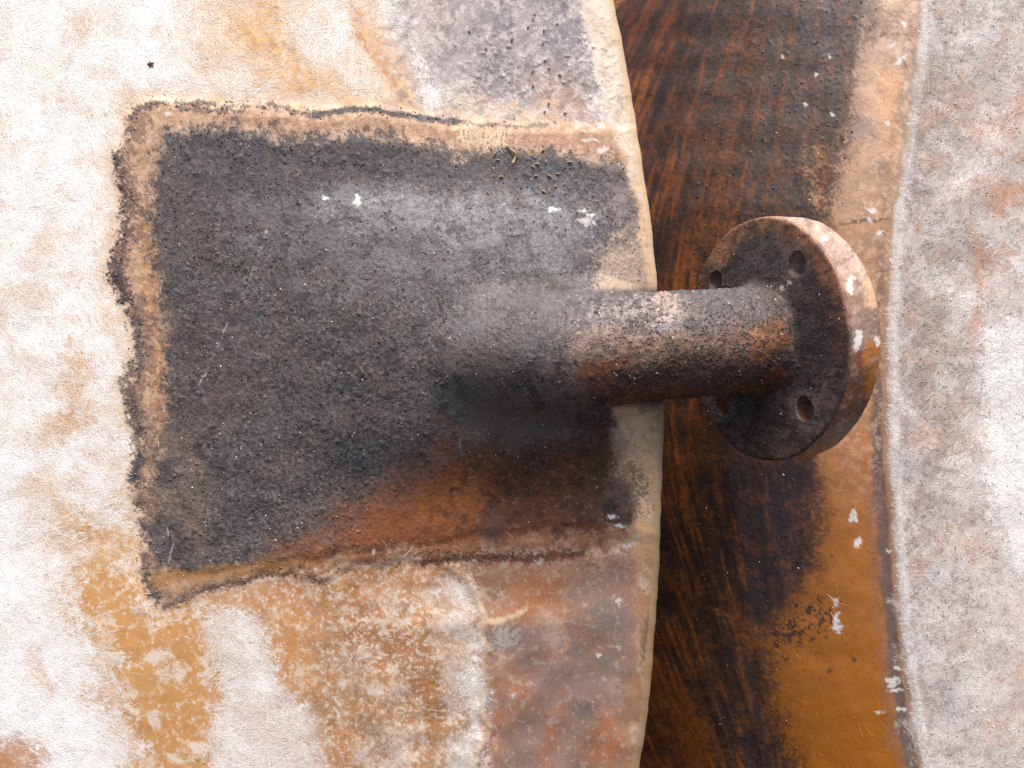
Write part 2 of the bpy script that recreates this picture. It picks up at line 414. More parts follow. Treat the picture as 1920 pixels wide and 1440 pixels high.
    p.line([(q[0] + 16, q[1]) for q in left[:24]], 20, A(136, 108, 94), s=.85, soft=14, warp=12, ws=26, g=.85, d=.8, grit=1)
    p.line([(q[0] + 8, q[1]) for q in left[3:10]], 15, A(100, 80, 74), s=.8, soft=12, warp=12, ws=22, g=.9, d=.75, grit=1)
    p.line([(246, 690), (240, 740), (256, 780), (262, 850), (252, 900)], 11, A(92, 82, 80), s=.75, soft=11, warp=11, ws=22, g=.85, grit=1)
    p.line([(258, 600), (262, 680)], 8, A(100, 90, 88), s=.8, soft=8, warp=9, ws=22, g=.8, grit=1)
    p.line([(216, 500), (226, 530), (236, 560)], 12, A(88, 74, 72), s=.85, soft=11, warp=8, ws=18, g=.85, grit=1)
    p.line([(216, 292), (220, 312)], 6, A(70, 64, 66), s=.9, soft=6, warp=6, g=.8, grit=1)
    p.line([(245, 222), (258, 202), (300, 192), (380, 194), (440, 202), (500, 201)], 5.5, A(92, 80, 74), s=.85, soft=7, warp=6, ws=20, g=.85, d=.85, grit=1)
    p.line([(330, 200), (390, 206), (460, 208)], 3, A(90, 78, 74), s=.8, soft=4, warp=5, g=.8)
    p.line([(500, 199), (530, 200), (548, 212), (600, 216)], 4.5, A(96, 84, 78), s=.8, soft=5, warp=6, g=.8, grit=1)
    p.line([(590, 216), (650, 207), (700, 205), (760, 216), (800, 222), (860, 230)], 5.5, A(72, 70, 72), s=.97, soft=4, warp=4, ws=25, g=.55, grit=.8)
    p.line([(860, 230), (920, 234), (970, 238), (1040, 231)], 2.6, A(110, 98, 96), s=.8, soft=4, warp=4, g=.7)
    p.line([(300, 1050), (270, 1060), (280, 1105), (308, 1138), (345, 1124), (385, 1105), (440, 1092)], 4.5, A(120, 100, 88), s=.8, soft=7, warp=5, ws=20, g=.75, grit=1)
    p.line([(440, 1092), (500, 1078), (560, 1072), (602, 1088), (640, 1066), (700, 1058), (760, 1048), (860, 1042)], 4, A(134, 108, 86), s=.75, soft=6, warp=6, ws=24, g=.75, grit=.9)
    p.line([(640, 1066), (760, 1050), (860, 1042), (960, 1036)], 2.5, A(206, 196, 184), s=.7, soft=3, warp=6, ws=22, g=.8)
    p.line([(800, 1050), (900, 1044), (1010, 1046), (1090, 1034)], 9, A(70, 54, 48), s=.9, soft=8, warp=6, g=.6, grit=.8)
    p.line([(920, 1022), (970, 1022), (1010, 1026)], 3, A(176, 140, 120), s=.6, soft=4, warp=5, g=.6)
    p.line([(985, 1026), (1060, 1024), (1110, 1028), (1145, 1018)], 2.2, A(196, 158, 140), s=.7, soft=3, warp=4, g=.5)
    # ---- char
    def charcol(x, y):
        q = sst(fbm(x, y, 130, 3, 64) * 1.8 + .5)[:, None]
        b = A(86, 82, 81) * q + A(78, 80, 85) * (1 - q)
        q = sst(fbm(x, y, 70, 3, 65) * 2.2 - .1)[:, None]
        b = b + (A(94, 82, 78) - b) * q * .6
        b = b * (.84 + 0.32 * fbm(x, y, 90, 3, 61))[:, None]
        n1 = fbm(x, y, 9, 2, 62); n2 = fbm(x, y, 5, 1, 63)
        return b * np.clip(1 + .7 * n1 + 1.1 * n2, .3, 2.6)[:, None]
    p.region(CHAR, charcol, s=.96, soft=20, warp=15, ws=30, g=.7, grit=1, rough=.75, fleck=.55)
    mauve = A(86, 72, 70)
    p.region([(300, 560), (450, 560), (480, 760), (400, 840), (320, 760)], mauve, s=.75, soft=50, warp=30, g=.5)
    p.region([(290, 300), (380, 270), (420, 400), (330, 520), (292, 480)], A(92, 80, 78), s=.55, soft=50, warp=30, g=.6)
    p.region([(480, 255), (680, 255), (800, 275), (760, 300), (560, 300)], A(104, 86, 82), s=.5, soft=26, warp=20, g=.7)
    # blue grey dusty shoulder, then a paler sheen painted over it
    p.region([(500, 330), (560, 370), (700, 360), (900, 350), (1120, 375), (1130, 470), (1120, 530), (1000, 540), (900, 560), (800, 560), (620, 520), (520, 480), (440, 420), (420, 330)], A(112, 112, 117), s=.6, soft=60, warp=34, g=.6, fleck=.9)
    p.region([(600, 372), (760, 362), (900, 372), (1130, 392), (1120, 440), (900, 430), (700, 420), (600, 400)], A(150, 152, 158), s=.52, soft=40, warp=22, g=.75, fleck=1)
    p.region([(820, 420), (1000, 400), (1110, 440), (1100, 520), (960, 500), (860, 480)], A(140, 141, 146), s=.45, soft=45, warp=26, g=.8, fleck=1)
    p.region([(330, 250), (640, 262), (900, 300), (1150, 310), (1150, 372), (900, 345), (560, 362), (400, 360)], A(66, 68, 76), s=.55, soft=30, warp=20, g=.5)
    p.region([(1000, 515), (1040, 520), (1075, 548), (1000, 552), (970, 535)], A(58, 50, 48), s=.85, soft=16, warp=10, g=.5)  # shaded groove above the pipe root, painted as a dark patch
    p.region([(1010, 545), (970, 552), (930, 570), (860, 600), (840, 640), (870, 660), (930, 600), (1010, 570)], A(104, 105, 108), s=.6, soft=22, warp=14, g=.6)  # highlight on the elbow's upper left flank, painted in grey
    # worn right border of the pad
    p.region([(1115, 465), (1150, 420), (1205, 400), (1300, 380), (1300, 560), (1125, 560)], A(176, 156, 140), s=.92, soft=18, warp=10, g=.6, grit=.8, rough=.65)
    p.region([(1150, 320), (1195, 330), (1212, 420), (1160, 420), (1135, 390)], A(140, 126, 124), s=.75, soft=20, warp=14, g=.75)
    # fibre-worn lower left corner of the char
    p.region([(300, 760), (345, 800), (390, 880), (400, 960), (380, 1040), (300, 1050), (275, 960), (262, 900), (280, 830)], A(128, 108, 94), s=.7, soft=40, warp=20, g=.8, d=.75, fleck=.8)
    p.region([(270, 975), (300, 985), (320, 1020), (310, 1050), (280, 1045)], A(90, 86, 92), s=.7, soft=14, warp=12, g=.8, grit=1)
    p.region([(286, 860), (312, 870), (318, 900), (296, 910)], A(66, 62, 66), s=.7, soft=12, warp=10, g=.7, grit=1)
    p.line([(262, 855), (250, 885), (252, 900)], 9, A(78, 76, 80), s=.9, soft=7, warp=6, g=.7, grit=1)
    p.line([(300, 1085), (400, 1075), (500, 1060), (600, 1040)], 13, A(176, 128, 78), s=.85, soft=12, warp=8, g=.4, rough=.5)
    zc = sst(sdpoly(x, y, CHAR) / 24 + .4)
    p.mottle(zc, A(52, 50, 52), .34, 44, .6, 441, 2.6)
    p.mottle(zc, A(118, 112, 110), .24, 14, .55, 442, 3.2, 3)
    p.mottle(zc, A(100, 84, 78), .3, 70, .3, 443, 2.4)
    # brown glassy resin below the nozzle
    amber = A(148, 84, 38)
    p.region([(540, 1062), (640, 985), (720, 935), (800, 885), (880, 850), (960, 862), (1060, 910), (1130, 960), (1185, 1000), (1185, 1018), (1060, 1026), (960, 1028), (860, 1036), (700, 1052)], amber, s=.92, soft=75, warp=24, g=.3, grit=.35, rough=.4, fleck=.15)
    p.region([(800, 940), (880, 900), (940, 910), (920, 960), (840, 980)], A(164, 100, 42), s=.55, soft=36, warp=16, g=.3)
    p.region([(900, 860), (1000, 840), (1130, 800), (1140, 900), (1130, 1000), (1040, 990), (960, 985), (920, 930)], A(94, 58, 42), s=.9, soft=36, warp=20, g=.35, rough=.4, grit=.3)  # dark brown resin, colour raised to make up for missing bounce light
    p.region([(830, 780), (960, 800), (1130, 790), (1130, 870), (1000, 890), (860, 860)], A(96, 68, 52), s=.8, soft=34, warp=16, g=.3, grit=.4)  # pipe's shade on the pad, painted in as warm brown
    zd = sst(sdpoly(x, y, [(880, 850), (1140, 780), (1190, 1010), (950, 1015), (760, 1000)]) / 40 + .4)
    p.mottle(zd, A(134, 78, 40), .3, 60, .5, 501, 2.2)
    p.mottle(zd, A(46, 34, 32), .36, 34, .55, 502, 2.4)
    p.mottle(zd, A(150, 118, 96), .12, 12, .5, 503, 3.2, 3)
    p.region([(905, 1000), (925, 950), (945, 970), (945, 1010), (915, 1020)], A(84, 68, 66), s=.7, soft=12, warp=8, g=.4)
    p.region([(1090, 840), (1140, 790), (1145, 880), (1135, 930)], A(86, 56, 28), s=.6, soft=16, warp=10, g=.6)
    p.region([(1120, 940), (1150, 930), (1185, 965), (1170, 985), (1130, 975)], A(44, 36, 36), s=.8, soft=10, warp=8, g=.6, rough=.35)
    # rim: bare tan laminate
    e = edge(y); de = e - x
    rim = A(204, 182, 152)
    wob = 12 * fbm(x, y, 60, 3, 71)
    t = np.interp(y, [-100, 0, 200, 300, 420, 560, 760, 900, 1040, 1150, 1500], [62, 56, 52, 26, 22, 24, 92, 60, 44, 36, 30])
    m = sst((t - de + wob * 1.5) / np.interp(y, [300, 420, 900, 1000], [26, 16, 20, 34]) + .5)
    hard = sst((m * 1.3 - .15 - p.n) / .3 + .5)
    rimc = np.where((y < 330)[:, None], A(222, 208, 188), np.where((y > 980)[:, None], A(172, 138, 92), rim))
    bl = sst((y - 250) / 150)[:, None]; bl2 = sst((y - 930) / 160)[:, None]
    rimc = A(232, 216, 196) * (1 - bl) + np.where((y > 640)[:, None], A(255, 206, 152), A(222, 188, 156)) * bl  # tan below the pipe painted brighter to offset the pipe's shade
    rimc = rimc * (1 - bl2) + A(176, 130, 92) * bl2
    mm = .5 * m + .5 * hard
    p.col += (rimc - p.col) * (mm * .93)[:, None]
    p.grit += (.3 - p.grit) * mm; p.rough += (.5 - p.rough) * mm; p.fleck *= 1 - mm
    zr = sst((t - de) / 14 + .3)
    p.mottle(zr, A(178, 150, 124), .36, 40, .45, 481, 2.4)
    p.mottle(zr, A(150, 128, 112), .22, 14, .45, 482, 3, 3)
    p.mottle(zr, A(240, 226, 206), .3, 60, .4, 483, 2.2)
    p.region([(1140, 900), (1185, 872), (1210, 900), (1215, 960), (1160, 980), (1145, 940)], A(110, 84, 72), s=.75, soft=22, warp=12, g=.85, d=.8, grit=.7)
    p.region([(1200, 752), (1246, 748), (1240, 765), (1200, 775)], A(120, 112, 100), s=.7, soft=8, warp=6, g=.7)
    p.region([(1112, 550), (1170, 450), (1200, 470), (1205, 550)], A(170, 148, 130), s=.5, soft=20, warp=10, g=.8)
    p.line([(1218, 1150), (1214, 1180), (1208, 1200), (1206, 1230)], 5, A(112, 96, 80), s=.6, soft=6, warp=5, g=.6)
    # end face: greenish olive cut edge
    ef = np.interp(y, [-100, 200, 450, 700, 900, 1100, 1500], [9, 13, 9, 7, 7, 12, 16])
    m = sst((ef - de) / 5 + .5)
    olive = A(226, 196, 160) * (1 - bl2) + A(190, 158, 120) * bl2
    p.col += (olive - p.col) * (m * .8)[:, None]
    p.rough += (.45 - p.rough) * m
    # dry white flecks and scrapings
    for (a, b, w, h) in ((612, 372, 7, 3), (670, 376, 7, 11), (1094, 395, 12, 4), (1105, 402, 10, 3), (1100, 415, 20, 8), (1148, 968, 12, 5), (1162, 985, 10, 3), (313, 213, 9, 4),
                         (1100, 264, 11, 3), (1112, 262, 12, 2), (1133, 280, 9, 4), (1125, 283, 8, 2), (592, 1066, 3, 3), (700, 1034, 3, 4), (1040, 392, 14, 4)):
        p.splat(a, b, w, h, s=.85 if w < 15 else .5)
    for P in ([(500, 430), (470, 520), (440, 580)], [(425, 608), (400, 670), (372, 720)], [(398, 658), (412, 650)]):
        p.line(P, 1.3, A(170, 168, 166), s=.7, soft=2, warp=5, ws=14, g=.9, d=.75)
    p.line([(866, 800), (862, 830), (868, 860)], 1.5, A(130, 126, 122), s=.6, soft=2, warp=4, g=.8)
    p.region([(850, 720), (910, 640), (960, 680), (950, 770), (890, 800)], A(104, 92, 84), s=.7, soft=34, warp=12, g=.3, grit=.5)
    p.region([(850, 750), (960, 740), (1080, 745), (1070, 800), (960, 835), (890, 820)], A(132, 116, 104), s=.8, soft=30, warp=12, g=.4, grit=.5)  # lower elbow painted paler to lift its black shade
    p.line([(850, 640), (838, 700), (850, 760), (876, 810)], 14, A(112, 106, 98), s=.6, soft=12, warp=10, g=.9, d=.7, fleck=1)
    p.region([(815, 628), (835, 628), (836, 650), (818, 650)], A(66, 58, 54), s=.8, soft=7, warp=5, g=.7)
    for (a, b, r) in ((517, 230, 13), (689, 246, 8), (757, 246, 7), (380, 240, 8)):
        p.region([(a - r, b), (a, b - r), (a + r, b), (a, b + r)], A(78, 66, 64), s=.85, soft=7, warp=4, ws=15, g=.7, grit=1)
    return p


BX_Y = [-100, 0, 100, 250, 400, 500, 600, 800, 900, 1000, 1100, 1200, 1300, 1440, 1560]
BX_X = [1748, 1741, 1734, 1712, 1690, 1682, 1676, 1675, 1682, 1690, 1697, 1706, 1716, 1744, 1768]
B1_Y = [-100, 0, 100, 200, 300, 400, 480, 620, 800, 880, 960, 1060, 1150, 1200, 1300, 1440, 1560]
B1_X = [1650, 1640, 1618, 1600, 1590, 1565, 1550, 1545, 1540, 1540, 1542, 1540, 1470, 1440, 1460, 1500, 1540]


def bead_x(y):
    return sum(np.interp(y + o, BX_Y, BX_X) for o in (-60, -30, 0, 30, 60)) / 5 + 3 * pn(y / 60, y * 0, 3)


def streak(x, y):
    g = np.clip((1680 - x) / 520, 0.05, 1)
    return x - g * 0.00055 * (y - 650) ** 2


def h_right(x, y, detail=True):
    s = x - bead_x(y)
    n = -s
    inner = -262 - 0.32 * n - 0.0009 * np.maximum(0, n - 90) ** 2
    outer = -262 - 0.10 * s - 0.0003 * s * s
    h = np.minimum(inner, outer) - 10 * np.clip(1 - np.abs(inner - outer) / 40, 0, 1) ** 2 + 0 * x
    w = np.exp(-(s / 15) ** 2)
    h = h + 2.2 * w * (1 + .35 * pn(y / 60, x * 0 + .5, 81)) - 3 * np.exp(-((s + 33 + 6 * pn(y / 80, 0 * y, 82)) / 12) ** 2)
    h = h - 0.00003 * (y - 700) ** 2
    if detail:
        c = streak(x, y)
        dk = sst((np.interp(y, B1_Y, B1_X) - x) / 40 + .5)
        h = h + dk * (fbm(c, y / 4.0, 50, 2, 83) * 2.2 + np.maximum(0, fbm(x, y, 9, 2, 84) - .15) * 1.8 * sst((x - 1280) / 120))
        h = h + sst(s / 20) * (fbm(x, y, 140, 2, 85) * 8 + fbm(x, y, 30, 2, 86) * .8)
        h = h + (1 - dk) * sst(-s / 20) * fbm(x, y, 60, 2, 87) * 2
    return h


def paint_right(x, y):
    p = Paint(x, y, A(62, 42, 33))
    bx = bead_x(y); b1 = np.interp(y, B1_Y, B1_X); s = x - bx
    c = streak(x, y)
    wob = 16 * fbm(x, y, 60, 3, 91)
    # dark inner face: vertical runs of burnt orange, brown and black
    st = fbm(c, y / 7, 26, 3, 92); st2 = fbm(c, y / 14, 12, 2, 93); st3 = fbm(c, y / 3, 60, 3, 94)
    p.field(sst(st * 1.9 + .3 + .25 * st2), A(84, 50, 30), rough=.5)
    p.field(sst(st2 * 2.6 + st3 * 1.8 - .2) * .9 * np.interp(x, [1150, 1330, 1460, 1600], [1, .8, .35, .15]), A(134, 74, 26), rough=.45)
    p.field(sst(fbm(x, y, 18, 3, 95) * 2.4 + .15) * sst(p.n * 2 - .6) * .6, A(54, 38, 32), grit=.8)
    p.rough[:] = np.minimum(p.rough, .42); p.grit[:] = np.maximum(p.grit, .5)
    mauve = A(88, 68, 60)
    p.region([(1330, -430), (1600, -430), (1600, 60), (1560, 200), (1530, 330), (1500, 420), (1400, 400), (1290, 380), (1290, 200)], mauve, s=.72, soft=60, warp=30, g=.55, grit=.8, fleck=.45, rough=.45)
    p.region([(1380, -430), (1640, -430), (1640, 30), (1600, 90), (1560, 130), (1480, 60)], A(84, 76, 74), s=.6, soft=40, warp=24, g=.6, fleck=.9, grit=.9)  # pale flecks here are glints put into the colour
    p.region([(1370, -430), (1415, -430), (1412, 120), (1390, 260), (1360, 340), (1370, 160)], A(98, 62, 40), s=.7, soft=18, warp=14, g=.5)
    p.region([(1320, 250), (1380, 260), (1370, 360), (1335, 380)], A(112, 68, 34), s=.7, soft=20, warp=16, g=.6)
    p.region([(1290, 400), (1390, 330), (1380, 420), (1340, 470), (1290, 500)], A(128, 78, 30), s=.6, soft=24, warp=20, g=.7)
    p.region([(1500, 270), (1570, 260), (1570, 420), (1500, 420)], A(110, 72, 46), s=.6, soft=26, warp=18, g=.7)
    p.region([(1510, 300), (1530, 280), (1545, 380), (1525, 410)], A(196, 156, 116), s=.6, soft=12, warp=10, g=.9, d=.7)
    p.region([(1525, 275), (1540, 275), (1545, 295), (1525, 295)], A(140, 92, 30), s=.8, soft=6, warp=5)
    # lower half: black bloom on rust
    p.region([(1400, 860), (1540, 860), (1545, 1060), (1520, 1110), (1460, 1150), (1390, 1110), (1380, 980)], A(60, 46, 40), s=.7, soft=40, warp=26, g=.75, d=.9, grit=1, fleck=.35, rough=.4)
    p.region([(1240, 940), (1400, 940), (1430, 1160), (1350, 1180), (1240, 1120)], A(62, 40, 30), s=.6, soft=50, warp=30, g=.6, rough=.4)
    p.region([(1250, 760), (1330, 760), (1330, 900), (1245, 960)], A(112, 62, 22), s=.5, soft=30, warp=20, g=.85, d=.7)
    p.region([(1300, 780), (1340, 780), (1400, 860), (1390, 900), (1330, 860)], A(120, 70, 30), s=.45, soft=24, warp=18, g=.8, d=.7)
    p.region([(1430, 1000), (1540, 1000), (1540, 1120), (1440, 1130)], A(118, 68, 28), s=.6, soft=30, warp=20, g=.9, d=.55)
    p.region([(1215, 1180), (1260, 1270), (1330, 1350), (1392, 1450), (1392, 1870), (1150, 1870), (1150, 1250)], A(126, 68, 18), s=.85, soft=22, warp=18, g=.5, rough=.45)
    p.region([(1150, 1350), (1250, 1390), (1330, 1460), (1330, 1870), (1150, 1870)], A(52, 30, 20), s=.6, soft=30, warp=20, g=.6)
    p.region([(1355, 1150), (1420, 1165), (1445, 1218), (1400, 1212), (1375, 1190)], A(146, 86, 34), s=.8, soft=18, warp=14, g=.6)
    p.region([(1340, 1330), (1400, 1300), (1470, 1380), (1500, 1860), (1420, 1860), (1380, 1420)], A(58, 48, 46), s=.6, soft=30, warp=20, g=.7, fleck=.5)
    # diagonal streaks at the upper end, with the far orange lip in the corner
    p.region([(1150, 30), (1210, -430), (1330, -430), (1270, 70), (1220, 150), (1180, 200)], A(128, 66, 20), s=.5, soft=30, warp=8, g=.3, rough=.45)
    for q in range(5):
        xx = 1158 + 20 * q
        p.line([(xx, 110 + 45 * q), (xx + 38, 20 + 40 * q), (xx + 92, -60 + 30 * q)], 4 + 1.5 * (q % 2), A(38, 22, 16), s=.75, soft=6, warp=7, g=.3)
    p.region([(1140, -430), (1185, -430), (1176, 4), (1150, 26), (1140, 20)], A(190, 128, 66), s=.95, soft=3, warp=2, g=.2)
    p.line([(1148, 28), (1176, 2), (1200, -40)], 3.5, A(34, 22, 16), s=.95, soft=3, warp=2, g=.2)
    p.line([(1148, 12), (1172, 2)], 1.4, A(60, 36, 18), s=.8, soft=2, warp=1)
    # peach band
    m = sst((x - b1 + wob * 1.6) / np.interp(y, [0, 500, 800, 900, 1100, 1250], [90, 80, 50, 50, 110, 120]) + .5) * (s < -2)
    hard = sst((m * 1.3 - .15 - p.n) / .3 + .5)
    k = np.interp(y, [0, 250, 420, 800, 1000, 1500], [0, .25, .5, .75, 1, 1.1])[:, None]
    pc = A(206, 172, 146) * (1 - k) + A(172, 106, 38) * k
    mix = (.6 * m + .4 * hard)
    p.col += (pc - p.col) * mix[:, None]
    p.rough += (.45 - p.rough) * mix; p.grit += (.3 - p.grit) * mix; p.fleck *= 1 - mix
    p.region([(1640, 120), (1700, 130), (1690, 300), (1668, 330), (1652, 240)], A(214, 164, 118), s=.8, soft=16, warp=9, g=.3)
    p.region([(1560, 310), (1660, 320), (1660, 400), (1560, 410)], A(182, 148, 118), s=.7, soft=26, warp=18, g=.7)
    p.region([(1630, 20), (1690, 20), (1690, 70), (1640, 65)], A(150, 122, 108), s=.6, soft=14, warp=12, g=.85, d=.7, grit=.9)
    p.region([(1600, 215), (1640, 225), (1640, 260), (1600, 260)], A(140, 128, 122), s=.6, soft=14, warp=10, g=.8)
    p.region([(1640, 290), (1665, 290), (1668, 325), (1640, 330)], A(150, 122, 110), s=.55, soft=12, warp=10, g=.8)
    p.line([(1620, 82), (1660, 62), (1700, 68), (1712, 88)], 2.5, A(110, 92, 82), s=.8, soft=3, warp=5, g=.6)
    p.line([(1575, 422), (1620, 414), (1670, 410)], 2.0, A(66, 52, 46), s=.85, soft=2.5, warp=4, g=.4)
    p.region([(1560, 430), (1660, 425), (1650, 520), (1570, 520)], A(176, 136, 102), s=.7, soft=20, warp=14, g=.5)
    # lower band: brown edge next to the groove
    m2 = sst((s + 78 + wob) / 26) * sst(-(s + 30) / 12) * sst((y - 820) / 120)
    p.field(m2 * .8, A(150, 100, 66))
    p.region([(1440, 1180), (1540, 1120), (1560, 1160), (1480, 1230)], A(40, 32, 30), s=.85, soft=40, warp=26, ws=18, g=1, d=.62, grit=.6)
    for (a, b, r) in ((1556, 1258, 5), (1602, 1238, 4), (1536, 1272, 2.5), (1484, 1253, 2.5), (1508, 1257, 2), (1586, 1208, 2), (1531, 1225, 3), (1490, 1190, 3), (1560, 1042, 2.5)):
        p.region([(a - r, b), (a, b - r), (a + r, b), (a, b + r)], A(74, 48, 30), s=.85, soft=3, warp=2, ws=8, g=.5)
    # groove and the strip before the weld bead
    gx = -33 + 6 * pn(y / 80, 0 * y, 82)
    gm = np.exp(-((s - gx + wob * .4) / 13) ** 2)
    gm = gm * np.interp(y, [0, 60, 200, 420, 600, 900, 1500], [.25, .5, .55, .4, .7, 1.2, 1.2])
    p.field(sst(gm * 1.3 - .4 * p.n) * .85, A(98, 84, 80), grit=.6)
    bt = sst((s + 26 + wob * .3) / 8) * (s < 0)
    p.field(bt * .7, A(164, 140, 120), grit=.5)
    # outer laminate
    om = sst((s + 3) / 4)
    p.field(om, A(202, 190, 182), grit=.4, rough=.8)
    p.field(om * sst((170 - s + wob * 3) / 160) * .85 * sst(p.n * 1.4 + .1), A(152, 138, 132), grit=.8)
    p.field(om * sst(fbm(x, y, 80, 3, 96) * 2 + .1) * .5 * np.interp(y, [0, 900, 1100, 1440], [1, .9, .35, .3]), A(196, 170, 156))
    p.field(om * sst(fbm(x, y, 110, 3, 97) * 2.2 + .1) * .6, A(236, 229, 224))
    p.field(om * sst((p.n - .74) * 5) * .6 * sst((300 - s) / 260), A(104, 92, 90), grit=1)
    p.region([(1845, 620), (1930, 590), (2050, 590), (2050, 1060), (1900, 1060), (1860, 960), (1850, 800)], A(240, 238, 236), s=.9, soft=18, warp=14, g=.6)
    p.region([(1825, 420), (1850, 470), (1860, 540), (1845, 640), (1825, 620), (1830, 540)], A(186, 136, 100), s=.7, soft=14, warp=12, g=.6)
    p.region([(1840, 330), (1900, 340), (1925, 370), (1880, 410), (1840, 380)], A(192, 142, 104), s=.7, soft=18, warp=16, g=.7)
    p.region([(1810, 170), (1890, 180), (1930, 240), (1880, 300), (1830, 280)], A(206, 172, 158), s=.65, soft=30, warp=20, g=.7)
    p.region([(1840, 460), (1870, 470), (1860, 500)], A(180, 120, 86), s=.6, soft=12, warp=10)
    for P in ([(1840, 240), (1880, 250), (1880, 310), (1845, 310)], [(1890, 400), (1940, 420), (1940, 560), (1895, 500)], [(1900, 110), (1950, 110), (1950, 150), (1910, 145)], [(1848, 560), (1878, 560), (1875, 620), (1850, 620)]):
        p.region(P, A(232, 226, 224), s=.75, soft=18, warp=14, g=.75)
    p.region([(1705, 60), (1760, 110), (1770, 200), (1740, 260), (1700, 240)], A(180, 160, 140), s=.5, soft=26, warp=16, g=.7)
    p.region([(1710, 150), (1775, 160), (1800, 260), (1780, 330), (1720, 300)], A(138, 124, 122), s=.6, soft=30, warp=20, g=.8, grit=1)
    p.region([(1705, 480), (1790, 480), (1810, 760), (1760, 880), (1705, 860)], A(160, 142, 128), s=.5, soft=36, warp=22, g=.8, grit=1)
    p.region([(1735, 500), (1775, 510), (1790, 545), (1750, 550)], A(180, 184, 182), s=.6, soft=18, warp=12, g=.7)
    p.region([(1700, 980), (1900, 1080), (2050, 1080), (2050, 1870), (1740, 1870), (1715, 1250)], A(214, 204, 198), s=.7, soft=50, warp=30, g=.6)
    for P in ([(1720, 1270), (1760, 1270), (1755, 1330), (1735, 1330)], [(1870, 1200), (1960, 1220), (1960, 1330), (1890, 1310)], [(1858, 1350), (1880, 1360), (1870, 1420), (1862, 1420)], [(1780, 1180), (1850, 1160), (1850, 1210), (1790, 1220)]):
        p.region(P, A(170, 148, 132), s=.5, soft=18, warp=16, g=.8)
    for (a, b) in ((1795, 1258), (1805, 1340), (1822, 1413), (1725, 1052), (1762, 1180)):
        p.region([(a - 2, b), (a, b - 5), (a + 2, b), (a, b + 5)], A(90, 84, 86), s=.8, soft=3, warp=2, ws=9)
    ow = sst((s - 4) / 8)
    p.mottle(ow, A(176, 162, 156), .4, 60, .5, 451, 2.0, grit=.5)
    p.mottle(ow * sst((260 - s) / 160), A(134, 120, 115), .32, 20, .55, 452, 2.6, grit=.6)
    p.mottle(ow, A(230, 222, 217), .34, 50, .5, 453, 2.2)
    p.mottle(ow, A(204, 164, 140), .2, 90, .5, 454, 2.2)
    p.mottle(ow * sst((s - 110) / 60) * sst((760 - y) / 200), A(190, 132, 96), .2, 70, .6, 457, 2.8)
    p.region([(1845, 620), (1930, 590), (2400, 590), (2400, 1060), (1900, 1060), (1860, 960), (1850, 800)], A(246, 243, 240), s=.65, soft=22, warp=18, g=.7)
    kb = sst((x - b1 - 10) / 30) * sst(-(s + 12) / 10)
    p.mottle(kb * np.interp(y, [0, 800, 1000], [1, .7, .05]), A(150, 120, 100), .35, 40, .6, 455, 2.6)
    p.mottle(kb * np.interp(y, [0, 800, 1000], [1, .7, .05]), A(226, 196, 168), .3, 18, .5, 456, 3, 3)
    dk_ = sst((b1 - x) / 40)
    cs = c
    v_ = fbm(cs, y / 10, 20, 4, 457, .62); p.field(dk_ * sst(v_ * 3 + .1) * .5, A(44, 30, 25))
    v_ = fbm(cs, y / 9, 26, 4, 458, .62); p.field(dk_ * sst(v_ * 3.4 - .25) * .8 * np.interp(x, [1150, 1350, 1500], [1, .65, .35]), A(166, 92, 28))
    p.mottle(dk_ * sst((x - 1280) / 120), A(46, 38, 36), .42, 26, .6, 459, 3, grit=.7)
    p.mottle(dk_, A(150, 82, 26), .28, 40, .35, 471, 2.6)
    p.mottle(dk_, A(38, 28, 25), .28, 14, .45, 472, 2.8, 3)
    p.mottle(dk_, A(34, 26, 24), .3, 90, .45, 473, 2.0)
    # white bead of glass tow
    wb = sst((9 + 9 * fbm(x, y, 36, 3, 99) - np.abs(s + 2)) / 9 + .5)
    hz = fbm(x / 6, y, 4, 2, 98)
    p.field(wb * (.3 + .3 * sst(hz * 3) + .25 * sst(fbm(x, y, 44, 3, 491) * 3)) * np.interp(y, [0, 90, 120, 200, 330, 360, 500, 1500], [1, 1, .5, .45, .5, .9, .95, 1]), A(240, 237, 235), grit=.6)
    p.field(wb * sst(hz * 4 - .6) * .5, A(196, 186, 180))
    # white splats
    for (a, b, w, h, r) in ((1690, 112, 18, 5, -.6), (1672, 85, 11, 2, -.4), (1636, 396, 11, 6, .2), (1632, 412, 7, 3, 1), (1672, 1278, 16, 13, 0), (1684, 1254, 8, 4, 0), (1678, 1294, 24, 2.5, -.1), (1568, 1165, 7, 22, .1), (1572, 1180, 8, 10, 0),
                           (1567, 1130, 5, 10, 0), (1530, 140, 5, 4, 0), (1557, 106, 4, 3, 0), (1512, 196, 4, 4, 0), (1600, 965, 9, 14, 0), (1608, 1020, 9, 12, .2), (1697, 45, 6, 10, .4), (1665, 232, 5, 4, 0), (1665, 1032, 5, 4, 0), (1690, 1330, 12, 4, 0), (1650, 1335, 10, 3, 0), (1468, 108, 3, 4, 0), (1560, 215, 4, 5, .5), (1650, 435, 7, 4, -.5)):
        p.splat(a, b, w, h, r, s=.85 if w * h < 200 else .7)
    return p


